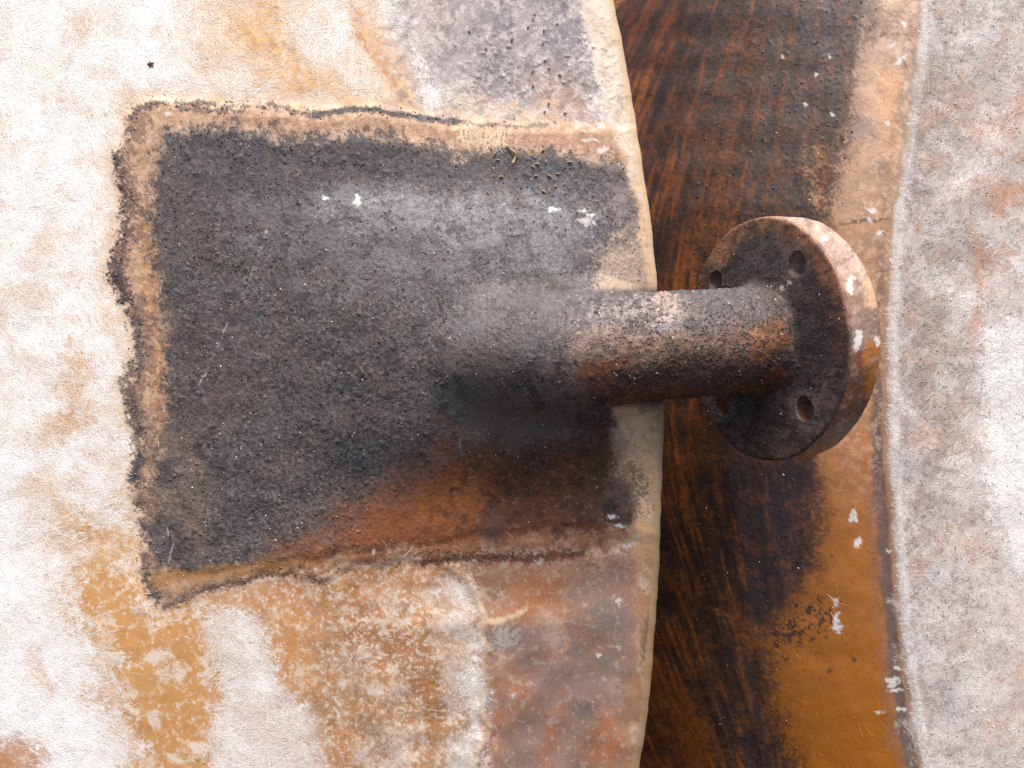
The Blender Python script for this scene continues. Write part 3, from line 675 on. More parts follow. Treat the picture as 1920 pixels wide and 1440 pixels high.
def paint_nozzle(x, y, V):
    """pipe and flange: soot, chalk and scorched resin"""
    p = Paint(x, y, A(84, 66, 60))
    n1 = fbm(x, y, 9, 2, 121); n2 = fbm(x, y, 60, 3, 122)
    p.col *= np.clip(1 + .9 * n1 + .5 * n2, .35, 2.2)[:, None]
    p.grit[:] = 1; p.fleck[:] = .5; p.rough[:] = .7
    on = np.ones(len(x))
    p.mottle(on, A(56, 48, 46), .42, 34, .7, 461, 3)
    p.mottle(on, A(140, 122, 114), .3, 16, .6, 462, 3, 3)
    # elbow, same soot as the pad
    p.region([(700, 480), (1000, 480), (1040, 560), (1030, 640), (960, 700), (900, 900), (700, 900)], A(82, 80, 80), s=.85, soft=60, warp=20, g=.4)
    p.region([(1010, 545), (1110, 535), (1100, 556), (1010, 575)], A(120, 118, 120), s=.5, soft=14, warp=8)
    p.region([(860, 690), (930, 620), (960, 660), (950, 760), (900, 790), (860, 760)], A(104, 88, 80), s=.8, soft=34, warp=12, g=.3, grit=.4, fleck=.1)
    p.region([(900, 640), (1080, 560), (1200, 560), (1200, 640), (1060, 690), (950, 680)], A(92, 90, 92), s=.6, soft=40, warp=20, g=.8)
    # chalky top
    p.region([(960, 540), (1440, 500), (1440, 580), (1250, 590), (1000, 590)], A(94, 92, 95), s=.8, soft=45, warp=12, g=.45)
    p.region([(1090, 570), (1230, 560), (1320, 580), (1430, 600), (1440, 640), (1300, 650), (1180, 640), (1080, 620)], A(150, 138, 136), s=.8, soft=24, warp=18, ws=30, g=.95, d=.62, fleck=.9)
    p.region([(1215, 555), (1275, 550), (1290, 590), (1230, 600)], A(182, 160, 150), s=.7, soft=14, warp=12, ws=20, g=.8, d=.85)
    p.region([(1060, 620), (1190, 610), (1240, 640), (1170, 660), (1080, 690), (1050, 670)], A(150, 124, 110), s=.65, soft=18, warp=14, g=.7)
    p.region([(1090, 680), (1180, 640), (1300, 625), (1400, 620), (1400, 650), (1300, 665), (1190, 690), (1100, 710)], A(144, 112, 92), s=.75, soft=14, warp=12, g=.55, grit=.6)
    p.region([(1270, 560), (1430, 560), (1440, 620), (1290, 640)], A(80, 76, 80), s=.6, soft=24, warp=20, ws=30, g=.9, d=.7)
    p.region([(1060, 720), (1100, 680), (1180, 670), (1160, 720), (1100, 745)], A(146, 88, 58), s=.85, soft=16, warp=9, g=.5, grit=.5, fleck=.2)
    p.region([(1150, 690), (1300, 660), (1380, 650), (1440, 660), (1440, 760), (1150, 800)], A(100, 72, 58), s=.85, soft=22, warp=14, g=.6, rough=.5)  # scorched underside, painted lighter in place of light bounced from below
    p.region([(1140, 735), (1290, 725), (1420, 715), (1450, 725), (1450, 800), (1140, 800)], A(146, 86, 50), s=.7, soft=18, warp=8, g=.5, rough=.4)
    p.region([(1400, 620), (1470, 590), (1490, 640), (1450, 690), (1410, 680)], A(160, 104, 60), s=.75, soft=16, warp=14, ws=22, g=.8, d=.85)
    p.region([(1430, 700), (1470, 690), (1480, 720), (1440, 730)], A(150, 76, 34), s=.7, soft=9, warp=8, ws=15, g=.8)
    p.region([(1340, 620), (1400, 600), (1410, 660), (1350, 670)], A(130, 98, 82), s=.5, soft=16, warp=12, g=.8)
    p.region([(950, 740), (1080, 700), (1100, 760), (1060, 860), (880, 860), (880, 790)], A(138, 118, 106), s=.85, soft=50, warp=14, g=.4, grit=.6, fleck=.2)  # elbow underside painted lighter to stand in for bounce light
    p.mottle(on, A(54, 50, 51), .4, 30, .6, 511, 2.8)
    p.mottle(on * sst((700 - y) / 60), A(150, 136, 130), .1, 9, .45, 512, 3.4, 3)
    return p


def paint_flange(x, y, V):
    p = Paint(x, y, A(98, 82, 76))
    n1 = fbm(x, y, 10, 2, 131); n2 = fbm(x, y, 50, 3, 132)
    p.col *= np.clip(1 + .8 * n1 + .6 * n2, .4, 2.2)[:, None]
    p.grit[:] = .8; p.fleck[:] = .35; p.rough[:] = .6
    W = V - FC
    ax = W @ AX
    r = np.linalg.norm(W - ax[:, None] * AX, axis=1)
    th = np.arctan2(W[:, 1], W @ np.array([.342, 0, .937]))     # angle round the axis
    wob = 10 * fbm(x, y, 40, 3, 133)
    up = sst(W[:, 1] / 200 + .45)
    on = np.ones(len(x))
    p.mottle(on, A(48, 42, 42), .45, 44, .7, 463, 2.8)
    p.mottle(on, A(130, 110, 100), .3, 16, .5, 464, 3, 3)
    # scorched orange outer ring of the face
    m = sst((r - 198 + wob * 1.8) / 26) * (ax < 6)
    p.field(m * (.7 * up + .2), A(168, 124, 98), grit=.4, rough=.55, fleck=.1)
    p.region([(1460, 425), (1540, 440), (1580, 540), (1600, 600), (1560, 600), (1535, 520), (1480, 470)], A(158, 108, 82), s=.8, soft=16, warp=12, g=.6, grit=.5)
    p.region([(1330, 470), (1400, 420), (1450, 415), (1450, 432), (1390, 450), (1345, 540), (1325, 540)], A(190, 140, 100), s=.7, soft=8, warp=5, g=.5)
    p.region([(1400, 440), (1470, 430), (1480, 500), (1440, 540), (1370, 540), (1365, 480)], A(100, 95, 92), s=.75, soft=26, warp=14, g=.6, grit=.9)
    p.region([(1355, 520), (1440, 515), (1440, 545), (1370, 545)], A(110, 98, 92), s=.6, soft=14, warp=8)
    p.region([(1490, 540), (1560, 540), (1590, 640), (1580, 740), (1540, 700), (1500, 660), (1480, 600)], A(76, 68, 68), s=.75, soft=30, warp=20, g=.75, grit=1)
    p.region([(1450, 540), (1500, 530), (1520, 560), (1470, 590)], A(120, 104, 96), s=.5, soft=14, warp=10, g=.6)
    p.region([(1370, 750), (1460, 740), (1500, 800), (1540, 820), (1480, 860), (1400, 830)], A(98, 84, 78), s=.75, soft=30, warp=14, g=.4, fleck=.5)  # lower face painted lighter, bounce light put into the colour
    p.region([(1555, 600), (1600, 610), (1590, 680), (1560, 660)], A(110, 66, 44), s=.5, soft=14, warp=10, g=.7)
    # grey ring worn by the washers
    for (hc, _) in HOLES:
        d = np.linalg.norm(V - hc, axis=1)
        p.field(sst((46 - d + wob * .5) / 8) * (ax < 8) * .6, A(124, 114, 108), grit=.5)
        p.field(sst((HR + 3 - d) / 4) * sst((ax - 1) / 6) * .9, A(36, 27, 25), grit=.4, fleck=.1)  # hole walls painted near-black, the shade inside put into the colour
    # rim of the disc
    rm = sst((ax - 4) / 5)
    p.field(rm, A(150, 108, 82), grit=.5, rough=.5, fleck=.2)
    p.field(rm * sst(fbm(th * 60, ax, 26, 3, 134) * 2 + .2) * .7, A(110, 80, 68))
    topm = rm * sst(W[:, 1] / 150 + .1)
    p.field(topm * .8, A(190, 166, 150), grit=.55)  # top of the rim painted paler, its highlight put into the colour
    p.field(topm * sst(fbm(x, y, 26, 3, 135) * 2.6) * .8, A(134, 112, 108), grit=.9)
    p.field(topm * sst(fbm(x, y, 20, 2, 136) * 2.6 - .5) * .5, A(220, 194, 172))
    low = rm * sst(-W[:, 1] / 120 + .15)
    p.field(low * .85, A(140, 86, 60), rough=.42)  # brown lower rim, lightened in place of bounce from the ground
    p.field(low * sst(fbm(x, y, 34, 3, 137) * 2.6 - .1) * .7, A(176, 96, 50), rough=.4)
    p.region([(1622, 640), (1660, 620), (1665, 700), (1650, 750), (1626, 740), (1618, 680)], A(196, 122, 46), s=.85, soft=9, warp=7, ws=18, g=.5, grit=.3)
    p.region([(1600, 700), (1630, 690), (1625, 780), (1600, 790)], A(90, 66, 58), s=.6, soft=14, warp=10, g=.5)
    p.region([(1598, 580), (1640, 580), (1645, 640), (1600, 650)], A(160, 140, 132), s=.6, soft=12, warp=10, g=.8)
    p.region([(1620, 520), (1640, 540), (1645, 580), (1625, 580)], A(226, 178, 130), s=.7, soft=8, warp=8, g=.5)
    p.mottle(rm, A(110, 84, 74), .36, 40, .5, 465, 2.8)
    p.mottle(rm, A(206, 178, 156), .22, 18, .4, 466, 3, 3)
    p.mottle((1 - rm) * sst((r - 60) / 20), A(46, 40, 40), .42, 30, .6, 467, 3)
    for (a, b, w, h, r_) in ((1466, 540, 5, 7, 0), (1478, 530, 5, 5, 0), (1594, 538, 9, 14, -.3), (1610, 636, 7, 22, .25), (1604, 650, 4, 14, .2), (1645, 640, 6, 12, .1), (1600, 520, 8, 5, .5), (1545, 447, 8, 4, .6)):
        p.splat(a, b, w, h, r_, s=.9)
    return p


# ------------------------------------------------------------------ mesh helpers
def quads(nr, nc, wrap=False):
    i = np.arange(nr * nc).reshape(nr, nc)
    if wrap:
        i = np.concatenate([i, i[:, :1]], 1)
    return np.stack([i[:-1, :-1], i[1:, :-1], i[1:, 1:], i[:-1, 1:]], -1).reshape(-1, 4)


def mk(name, V, F, attrs, mat, parent=None, extra=None, smooth=True):
    """one mesh object from numpy arrays; extra = list of (verts, faces, attrs) joined in"""
    used = np.zeros(len(V), bool); used[F.ravel()] = True
    rem = np.cumsum(used) - 1
    V = V[used]; F = rem[F]
    attrs = {k: a[used] for k, a in attrs.items()}
    if extra:
        for (v2, f2, a2) in extra:
            F = np.concatenate([F, f2 + len(V)])
            V = np.concatenate([V, v2])
            attrs = {k: np.concatenate([attrs[k], a2[k]]) for k in attrs}
    me = bpy.data.meshes.new(name)
    me.vertices.add(len(V)); me.vertices.foreach_set('co', (V * S).astype(np.float32).ravel())
    nf = len(F)
    me.loops.add(nf * 4); me.loops.foreach_set('vertex_index', F.astype(np.int32).ravel())
    me.polygons.add(nf)
    me.polygons.foreach_set('loop_start', np.arange(0, nf * 4, 4, dtype=np.int32))
    me.polygons.foreach_set('loop_total', np.full(nf, 4, np.int32))
    me.polygons.foreach_set('use_smooth', np.full(nf, smooth))
    me.update(calc_edges=True)
    me.validate()
    c = me.attributes.new('stain', 'FLOAT_COLOR', 'POINT')
    rgba = np.ones((len(V), 4), np.float32); rgba[:, :3] = np.clip(attrs['col'], 0.002, .9)
    c.data.foreach_set('color', rgba.ravel())
    for k in ('grit', 'rough', 'fleck'):
        a = me.attributes.new(k, 'FLOAT', 'POINT'); a.data.foreach_set('value', attrs[k].astype(np.float32))
    me.materials.append(mat)
    o = bpy.data.objects.new(name, me); COL.objects.link(o)
    if parent:
        o.parent = parent
    return o


def att(p):
    return dict(col=p.col, grit=p.grit, rough=p.rough, fleck=p.fleck)


def sub_att(a, idx):
    return {k: v[idx] for k, v in a.items()}


def grains(P, N, col, size, rough=.7, flat=.6):
    """angular crumbs: six-point squashed blobs sitting on points P with normals N"""
    n = len(P)
    size = np.broadcast_to(size, (n,))
    t = np.cross(N, rng.normal(size=(n, 3))); t /= np.linalg.norm(t, axis=1)[:, None] + 1e-9
    b = np.cross(N, t)
    el = 0.7 + rng.random((n, 1)) * 1.2
    r = (0.7 + .6 * rng.random((n, 5)))
    s = size[:, None]
    ring = [P + t * s * el * r[:, :1], P + b * s * r[:, 1:2], P - t * s * el * r[:, 2:3], P - b * s * r[:, 3:4]]
    up = N * s * flat * r[:, 4:5]
    cen = (ring[0] + ring[1] + ring[2] + ring[3]) / 4
    top = [cen + (q - cen) * .55 + up * rng.uniform(.6, 1.2, (n, 1)) for q in ring]
    V = np.stack(ring + top, 1)                                          # 8 per grain
    V[:, :4] -= (N * s * .35)[:, None, :]
    base = (np.arange(n) * 8)[:, None]
    F = np.concatenate([base + np.array([q]) for q in ([4, 5, 6, 7], [0, 1, 5, 4], [1, 2, 6, 5], [2, 3, 7, 6], [3, 0, 4, 7])])
    c = np.repeat(col, 8, 0)
    return V.reshape(-1, 3), F, dict(col=c, grit=np.full(n * 8, .3), rough=np.full(n * 8, rough), fleck=np.zeros(n * 8))


def normals_of(V, nr, nc):
    G = V.reshape(nr, nc, 3)
    du = np.gradient(G, axis=1); dv = np.gradient(G, axis=0)
    N = np.cross(du, dv).reshape(-1, 3)
    N /= np.linalg.norm(N, axis=1)[:, None] + 1e-12
    N[N[:, 2] < 0] *= -1
    return N


def fibres(n, dens, hfun, xr, yr, lmin, lmax, width, colf, ang, seed, curl=1.0, lift_=1.0, bright=1.0):
    """glass strands lying on the surface: thin curved ribbons"""
    r = np.random.default_rng(seed)
    m = int(n * 4)
    x = r.uniform(*xr, m); y = r.uniform(*yr, m)
    k = r.random(m) < dens(x, y)
    x = x[k][:n]; y = y[k][:n]; n = len(x)
    a = ang(x, y) + r.normal(0, .65, n) + (r.random(n) < .2) * r.uniform(0, 3.1, n)
    L = r.uniform(lmin, lmax, n) * r.uniform(.5, 1, n)
    cv = r.normal(0, .1, n) * curl
    pts = []; K = 6
    px, py, aa = x - np.cos(a) * L / 2, y - np.sin(a) * L / 2, a.copy()
    for j in range(K):
        pts.append((px.copy(), py.copy(), aa.copy()))
        px = px + np.cos(aa) * L / (K - 1); py = py + np.sin(aa) * L / (K - 1); aa = aa + cv + r.normal(0, .06, n)
    X = np.stack([q[0] for q in pts], 1); Y = np.stack([q[1] for q in pts], 1); T = np.stack([q[2] for q in pts], 1)
    H = hfun(X.ravel(), Y.ravel()).reshape(X.shape) + lift_ * r.uniform(.15, .5, (n, 1))
    w = width * r.uniform(.6, 1.2, (n, 1)) * np.array([[.45, .9, 1, 1, .9, .35]])
    A_ = lift(X - np.sin(T) * w / 2, Y + np.cos(T) * w / 2, H)
    B_ = lift(X + np.sin(T) * w / 2, Y - np.cos(T) * w / 2, H)
    V = np.stack([A_, B_], 2)                              # n,K,2,3
    base = (np.arange(n) * K * 2)[:, None, None] + (np.arange(K - 1) * 2)[None, :, None]
    F = (base + np.array([0, 2, 3, 1])[None, None, :]).reshape(-1, 4)
    c = colf(x, y, r)
    c = np.repeat(c, K * 2, 0)
    N_ = len(c)
    return V.reshape(-1, 3), F, dict(col=c, grit=np.full(N_, .1), rough=np.full(N_, .55), fleck=np.zeros(N_))


# ------------------------------------------------------------------ materials
def weathered(name, fine=2.6, mid=8.0, bump=1.0, spec=.35, sheen=False):
    m = bpy.data.materials.new(name); m.use_nodes = True
    nt = m.node_tree; N = nt.nodes; L = nt.links
    b = N['Principled BSDF']; b.inputs['Specular IOR Level'].default_value = spec
    tc = N.new('ShaderNodeTexCoord')

    def attr(n):
        a = N.new('ShaderNodeAttribute'); a.attribute_name = n; return a

    def noise(px, det=2.0, rough=.6):
        t = N.new('ShaderNodeTexNoise'); t.inputs['Scale'].default_value = 1 / (px * S)
        t.inputs['Detail'].default_value = det; t.inputs['Roughness'].default_value = rough
        L.new(tc.outputs['Object'], t.inputs['Vector']); return t

    def math_(op, a, b_=None, clamp=False):
        q = N.new('ShaderNodeMath'); q.operation = op; q.use_clamp = clamp
        for i, v in enumerate((a, b_)):
            if v is None: continue
            if isinstance(v, (int, float)): q.inputs[i].default_value = v
            else: L.new(v, q.inputs[i])
        return q.outputs[0]

    def ramp(v, lo, hi):
        q = N.new('ShaderNodeMapRange'); q.inputs['From Min'].default_value = lo; q.inputs['From Max'].default_value = hi
        q.interpolation_type = 'SMOOTHSTEP'; L.new(v, q.inputs['Value']); return q.outputs['Result']
    st = attr('stain'); gr = attr('grit'); ro = attr('rough'); fl = attr('fleck')
    na = noise(fine, 2); nb = noise(mid, 3); nc = noise(fine * 1.15, 1); nd = noise(mid * 1.7, 2)
    va = math_('MULTIPLY', math_('SUBTRACT', na.outputs['Fac'], .5), 2.2)
    vb = math_('MULTIPLY', math_('SUBTRACT', nb.outputs['Fac'], .5), 1.3)
    var = math_('MULTIPLY', math_('ADD', va, vb), gr.outputs['Fac'])
    mul = math_('MAXIMUM', math_('ADD', var, 1.0), .25)
    sc_ = N.new('ShaderNodeVectorMath'); sc_.operation = 'SCALE'
    L.new(st.outputs['Color'], sc_.inputs[0]); L.new(mul, sc_.inputs['Scale'])
    # pale dust flecks where the soot is crusty, painted glints on the scorched face
    fm = math_('MULTIPLY', math_('MULTIPLY', ramp(nc.outputs['Fac'], .64, .74), ramp(nd.outputs['Fac'], .38, .62)), fl.outputs['Fac'])
    mx = N.new('ShaderNodeMix'); mx.data_type = 'RGBA'
    L.new(math_('MULTIPLY', fm, .7), mx.inputs['Factor']); L.new(sc_.outputs[0], mx.inputs[6]); mx.inputs[7].default_value = (.34, .33, .33, 1)
    L.new(mx.outputs[2], b.inputs['Base Color'])
    L.new(math_('ADD', ro.outputs['Fac'], math_('MULTIPLY', math_('SUBTRACT', nb.outputs['Fac'], .5), .35), True), b.inputs['Roughness'])
    bp = N.new('ShaderNodeBump'); bp.inputs['Distance'].default_value = 1.7 * S
    hh = math_('ADD', math_('MULTIPLY', na.outputs['Fac'], .7), nb.outputs['Fac'])
    L.new(hh, bp.inputs['Height'])
    L.new(math_('MULTIPLY', math_('ADD', gr.outputs['Fac'], .12), .75 * bump, True), bp.inputs['Strength'])
    L.new(bp.outputs['Normal'], b.inputs['Normal'])
    return m


M_SHELL = weathered('weathered_glass_mat', 2.4, 7, .35)
M_PAD = weathered('charred_laminate', 2.4, 7, .75, .35)
M_PIPE = weathered('sooty_pipe', 2.4, 7, .75, .4)
M_INNER = weathered('scorched_resin', 2.4, 9, .4, .5)
M_OUTER = weathered('bleached_laminate', 2.4, 7, .4)


def plain(name, col, rough=.7, var=.35, px=3):
    m = bpy.data.materials.new(name); m.use_nodes = True
    N = m.node_tree.nodes; L = m.node_tree.links; b = N['Principled BSDF']
    tc = N.new('ShaderNodeTexCoord'); t = N.new('ShaderNodeTexNoise'); t.inputs['Scale'].default_value = 1 / (px * S)
    L.new(tc.outputs['Object'], t.inputs['Vector'])
    r = N.new('ShaderNodeValToRGB')
    r.color_ramp.elements[0].position = .3; r.color_ramp.elements[1].position = .7
    c = np.asarray(col)
    r.color_ramp.elements[0].color = (*(c * (1 - var)), 1); r.color_ramp.elements[1].color = (*np.minimum(c * (1 + var), .9), 1)
    L.new(t.outputs['Fac'], r.inputs['Fac']); L.new(r.outputs['Color'], b.inputs['Base Color'])
    b.inputs['Roughness'].default_value = rough
    return m


def empty(name, label, cat, loc=(0, 0, 0), group=None):
    o = bpy.data.objects.new(name, None); COL.objects.link(o)
    o.empty_display_size = .05
    o.rotation_euler = (TILT, 0, 0); o.location = loc
    o['label'] = label; o['category'] = cat
    if group: o['group'] = group
    return o


# ------------------------------------------------------------------ left tank
tank = empty('fibreglass_tank', 'weathered white fibreglass tank shell with a charred rectangular pad and a flanged pipe nozzle', 'tank')

STEP = 2.1
rows = np.concatenate([np.arange(-430, -90, 10.0), np.arange(-90, 1535, STEP), np.arange(1535, 1870, 10.0)])
RB = 40.0
ev = edge(rows)
# columns: regular spacing down to 44 u from the silhouette, then finer round the edge
d_fine = RB * (1 - np.cos(np.linspace(np.pi / 2, 0, 34)))           # RB .. 0
nreg = int((1245 + 90 - RB) / STEP)
U = np.linspace(0, 1, nreg, endpoint=False)
NP = 40
X = np.empty((len(rows), NP + nreg + 34))
X[:, :NP] = np.linspace(-490, -90, NP, endpoint=False)[None, :]
X[:, NP:NP + nreg] = -90 + (ev[:, None] - RB + 90) * U[None, :]
X[:, NP + nreg:] = ev[:, None] - d_fine[None, :]
Y = np.repeat(rows[:, None], X.shape[1], 1)
nr, ncol = X.shape
xf, yf = X.ravel(), Y.ravel()
H = h_left(xf, yf)
de = np.repeat(ev[:, None], ncol, 1).ravel() - xf
dd = np.clip(de, 0, RB)
H -= RB * 1.05 * (1 - np.sqrt(np.maximum(0, 1 - ((RB - dd) / RB) ** 2)))
VL = lift(xf, yf, H)
PL = paint_left(xf, yf)
NL = normals_of(VL, nr, ncol)
# the skirt of the pipe takes the pipe's own stains
_pd = np.full(xf.shape, 1e9)
for cx_, cy_, kk_ in zip(_ix, _iy, _ik):
    _pd = np.minimum(_pd, np.hypot(xf - cx_, yf - cy_) / kk_)
_m = sst((PR + 6 - _pd) / 16 + .5) * sst((xf - 900 + 30 * fbm(xf, yf, 50, 3, 301)) / 130)
_q = np.nonzero(_m > .004)[0]
_pn = paint_nozzle(xf[_q], yf[_q], VL[_q])
for _k in ('col', 'grit', 'rough', 'fleck'):
    _a = getattr(PL, _k); _b = getattr(_pn, _k); _w = _m[_q] if _a.ndim == 1 else _m[_q][:, None]
    _a[_q] += (_b - _a[_q]) * _w


def rounded(x, y):
    h = h_left(x, y, True)
    d = np.clip(edge(y) - x, 0, RB)
    return h - RB * 1.05 * (1 - np.sqrt(np.maximum(0, 1 - ((RB - d) / RB) ** 2)))


FL = quads(nr, ncol)
cxm = xf[FL].mean(1); cym = yf[FL].mean(1)
sdp = sdpoly(cxm + 5 * fbm(cxm, cym, 40, 2, 151), cym + 5 * fbm(cxm, cym, 40, 2, 152), PAD)
dem = de[FL].mean(1)
is_rim = dem < np.interp(cym, [-100, 200, 260, 560, 760, 900, 1500], [54, 52, 26, 24, 44, 44, 40])
is_pad = (sdp > -6) & ~is_rim
is_shell = ~is_pad & ~is_rim


def brightness(p):
    return p.col @ np.array([.3, .5, .2])


# sampled lookup of painted colour for fibres and grains: nearest grid vertex
def lookup(x, y):
    r = np.clip(np.searchsorted(rows, y), 0, nr - 1)
    c = np.clip(NP + np.round((x + 90) / (edge(y) - RB + 90) * nreg).astype(int), 0, ncol - 1)
    return r * ncol + c


def boxblur(g, k):
    for ax_ in (0, 1):
        c = np.cumsum(np.concatenate([np.repeat(np.take(g, [0], ax_), k + 1, ax_), g, np.repeat(np.take(g, [-1], ax_), k, ax_)], ax_), ax_)
        n_ = c.shape[ax_]
        g = (np.take(c, range(2 * k + 1, n_), ax_) - np.take(c, range(0, n_ - 2 * k - 1), ax_)) / (2 * k + 1)
    return g


BL = boxblur(brightness(PL).reshape(nr, ncol), 11).ravel()
BS = boxblur(brightness(PL).reshape(nr, ncol), 3).ravel()


def ang_l(x, y):
    return .5 * np.pi * fbm(x, y, 170, 2, 161) + .35


def dens_l(x, y):
    k_ = lookup(x, y); b = np.minimum(BL[k_], BS[k_] + .1)
    return np.clip((b - .38) * 3.4, 0.004, 1) * (sdpoly(x, y, CHAR) < 4) * (edge(y) - x > 60)


def col_l(x, y, r):
    c = PL.col[lookup(x, y)]
    w = A(254, 252, 248) * 1.18
    return c + (w - c) * r.uniform(.1, .6, (len(x), 1))


def col_dk(x, y, r):
    c = PL.col[lookup(x, y)]
    return c * r.uniform(.55, .9, (len(x), 1)) * np.array([[1, .94, .88]])


ex = [fibres(52000, dens_l, rounded, (-80, 1000), (-80, 1870), 14, 50, .85, col_l, ang_l, 5),
      fibres(16000, dens_l, rounded, (-80, 900), (-80, 1870), 10, 40, .9, col_dk, ang_l, 6, lift_=.5)]
# longer pale strands over the tan lower left
ex.append(fibres(1500, lambda x, y: np.maximum(dens_l(x, y), .05), rounded, (-480, 640), (960, 1860), 30, 80, .9, col_l, lambda x, y: 1.2 * fbm(x, y, 120, 2, 163) - .5, 8, curl=1.3))
aL = att(PL)
mk('shell', VL, FL[is_shell], aL, M_SHELL, tank, ex)

# pad with soot crumbs and stray fibres
cand = np.nonzero((sdpoly(xf, yf, CHAR) > -6) & (de > 20))[0]
pick = rng.choice(cand, 11000, replace=False)
cl = fbm(xf[pick], yf[pick], 60, 3, 171)
keep = rng.random(len(pick)) < np.clip(.55 + 1.2 * cl, .1, 1) * np.where(brightness(PL)[pick] < .09, 1, .5) * np.where((yf[pick] > 860) & (xf[pick] > 700), .12, 1)
pick = pick[keep]
tone = rng.random(len(pick))
lc = PL.col[pick] * rng.uniform(.45, 1.1, (len(pick), 1))
gc = np.where((tone < .6)[:, None], lc, np.where((tone < .87)[:, None], lc * .5 + A(96, 92, 90) * .6, np.where((tone < .965)[:, None], A(150, 144, 138), A(228, 222, 214))))
gs = np.where(tone < .6, rng.uniform(1.0, 2.6, len(pick)), np.where(tone < .965, rng.uniform(.9, 2.2, len(pick)), rng.uniform(.9, 1.9, len(pick))))
gp = grains(VL[pick], NL[pick], gc, gs)
cand2 = np.nonzero((dline(xf, yf, BEAD) < 15) & (xf < 1000))[0]
pick2 = rng.choice(cand2, 1600, replace=False)
pick2 = pick2[rng.random(len(pick2)) < np.where(brightness(PL)[pick2] < .2, 1, .15)]
t2 = rng.random((len(pick2), 1))
gb = grains(VL[pick2], NL[pick2], np.where(t2 < .75, PL.col[pick2] * rng.uniform(.4, 1.1, (len(pick2), 1)), A(150, 134, 122)), rng.uniform(1.0, 2.8, len(pick2)))


def dens_p(x, y):
    s_ = sdpoly(x, y, CHAR)
    corner = np.exp(-(((x - 350) / 60) ** 2 + ((y - 920) / 110) ** 2))
    return np.clip((s_ < 0) * .5 * (sdpoly(x, y, PAD) > 4) * (y < 860) + corner * .8 + .006 * (s_ > 0) * (y < 860), 0, 1) * (edge(y) - x > 30)


def col_p(x, y, r):
    c = PL.col[lookup(x, y)]
    return c + (A(190, 174, 160) - c) * r.uniform(.1, .5, (len(x), 1))


fp = fibres(1100, dens_p, rounded, (230, 1120), (190, 1060), 6, 18, .9, col_p, ang_l, 9)
tuft = fibres(70, lambda x, y: 1.0 * (np.abs(y - 252 - (x - 860) * .06) < 16), rounded, (850, 950), (235, 275), 22, 44, 1.5,
              lambda x, y, r: np.tile(A(236, 214, 178), (len(x), 1)), lambda x, y: .75 + 0 * x, 10, curl=.8)
mk('reinforcing_pad', VL, FL[is_pad], aL, M_PAD, tank, [gp, gb, fp, tuft])

# rim: visible rounded lip, cut edge and the underside that runs back below
under_d = np.concatenate([RB * (1 - np.cos(np.linspace(0, np.pi / 2, 12)))[1:], np.linspace(RB, 330, 24)[1:]])
XU = ev[:, None] - under_d[None, :]
YU = np.repeat(rows[:, None], XU.shape[1], 1)
He = H.reshape(nr, ncol)[:, -1]
du = np.clip(under_d, 0, RB)
HU = He[:, None] - RB * np.sqrt(np.maximum(0, 1 - ((RB - du) / RB) ** 2))[None, :] + 2 * fbm(XU.ravel(), YU.ravel(), 40, 2, 181).reshape(XU.shape) + 0.28 * np.maximum(0, under_d - RB)[None, :]
VU = lift(XU.ravel(), YU.ravel(), HU.ravel())
VR = np.concatenate([VL.reshape(nr, ncol, 3), VU.reshape(nr, -1, 3)], 1)
aR = {}
for k, a in aL.items():
    g0 = a.reshape((nr, ncol) + a.shape[1:])
    e0 = g0[:, -1:]
    rep = np.repeat(e0, XU.shape[1], 1)
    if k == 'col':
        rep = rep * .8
    aR[k] = np.concatenate([g0, rep], 1).reshape((-1,) + a.shape[1:])
ncR = VR.shape[1]
FRm = quads(nr, ncR)
fr_col = np.tile(np.arange(ncR - 1), nr - 1)
full = np.zeros((nr - 1, ncR - 1), bool)
full[:, :ncol - 1] = is_rim.reshape(nr - 1, ncol - 1)
full[:, ncol - 1:] = True
mk('rim', VR.reshape(-1, 3), FRm[full.ravel()], aR, M_SHELL, tank)

# ------------------------------------------------------------------ nozzle pipe
HOLES = []
f1 = np.array([0.0, 1.0, 0.0]); f1 -= AX * f1.dot(AX); f1 /= np.linalg.norm(f1)
f2 = np.cross(AX, f1)                     # points along +z-ish or -z-ish
if f2[2] < 0:
    f2 = -f2
BC = 184.0; HR = 24.0; FT = 74.0
for a in (47, 133, 227, 313):
    a = math.radians(a)
    HOLES.append((FC + (f1 * math.sin(a) + f2 * math.cos(a)) * BC, a))

sv = np.arange(3, TS + BR * 1.25, 2.2)
P, T = axis(sv)
nth = 300
thv = np.linspace(0, 2 * np.pi, nth, endpoint=False)
s1 = np.cross(T, np.tile(f1, (len(sv), 1)))
s1 /= np.linalg.norm(s1, axis=1)[:, None]
s2 = np.cross(s1, T)
R = PR - 12 * sst((sv - (TS - 10)) / 60) + 14 * np.maximum(0, 1 - sv / 34) ** 2.0
R = R * (1 + .012 * np.sin(sv / 60))
dirs = s1[:, None, :] * np.cos(thv)[None, :, None] + s2[:, None, :] * np.sin(thv)[None, :, None]
V0 = (P[:, None, :] + dirs * R[:, None, None]).reshape(-1, 3)
x0, y0 = drop(V0)
ph = np.tile(thv * PR, (len(sv), 1)).ravel(); ss_ = np.repeat(sv, nth)
mirror = np.tile(np.minimum(thv, 2 * np.pi - thv) * PR, (len(sv), 1)).ravel()
disp = fbm(ss_, mirror, 90, 2, 191) * 4 + fbm(ss_, mirror, 16, 3, 192) * 1.5 + np.maximum(0, fbm(ss_, mirror, 7, 2, 193) - .12) * 2
V1 = V0 + dirs.reshape(-1, 3) * disp[:, None]
PP = paint_nozzle(x0, y0, V1)
Np = dirs.reshape(-1, 3)
pick = rng.choice(np.nonzero((Np[:, 2] > -.2) & (ss_ < TS))[0], 3200, replace=False)
tone = rng.random(len(pick))
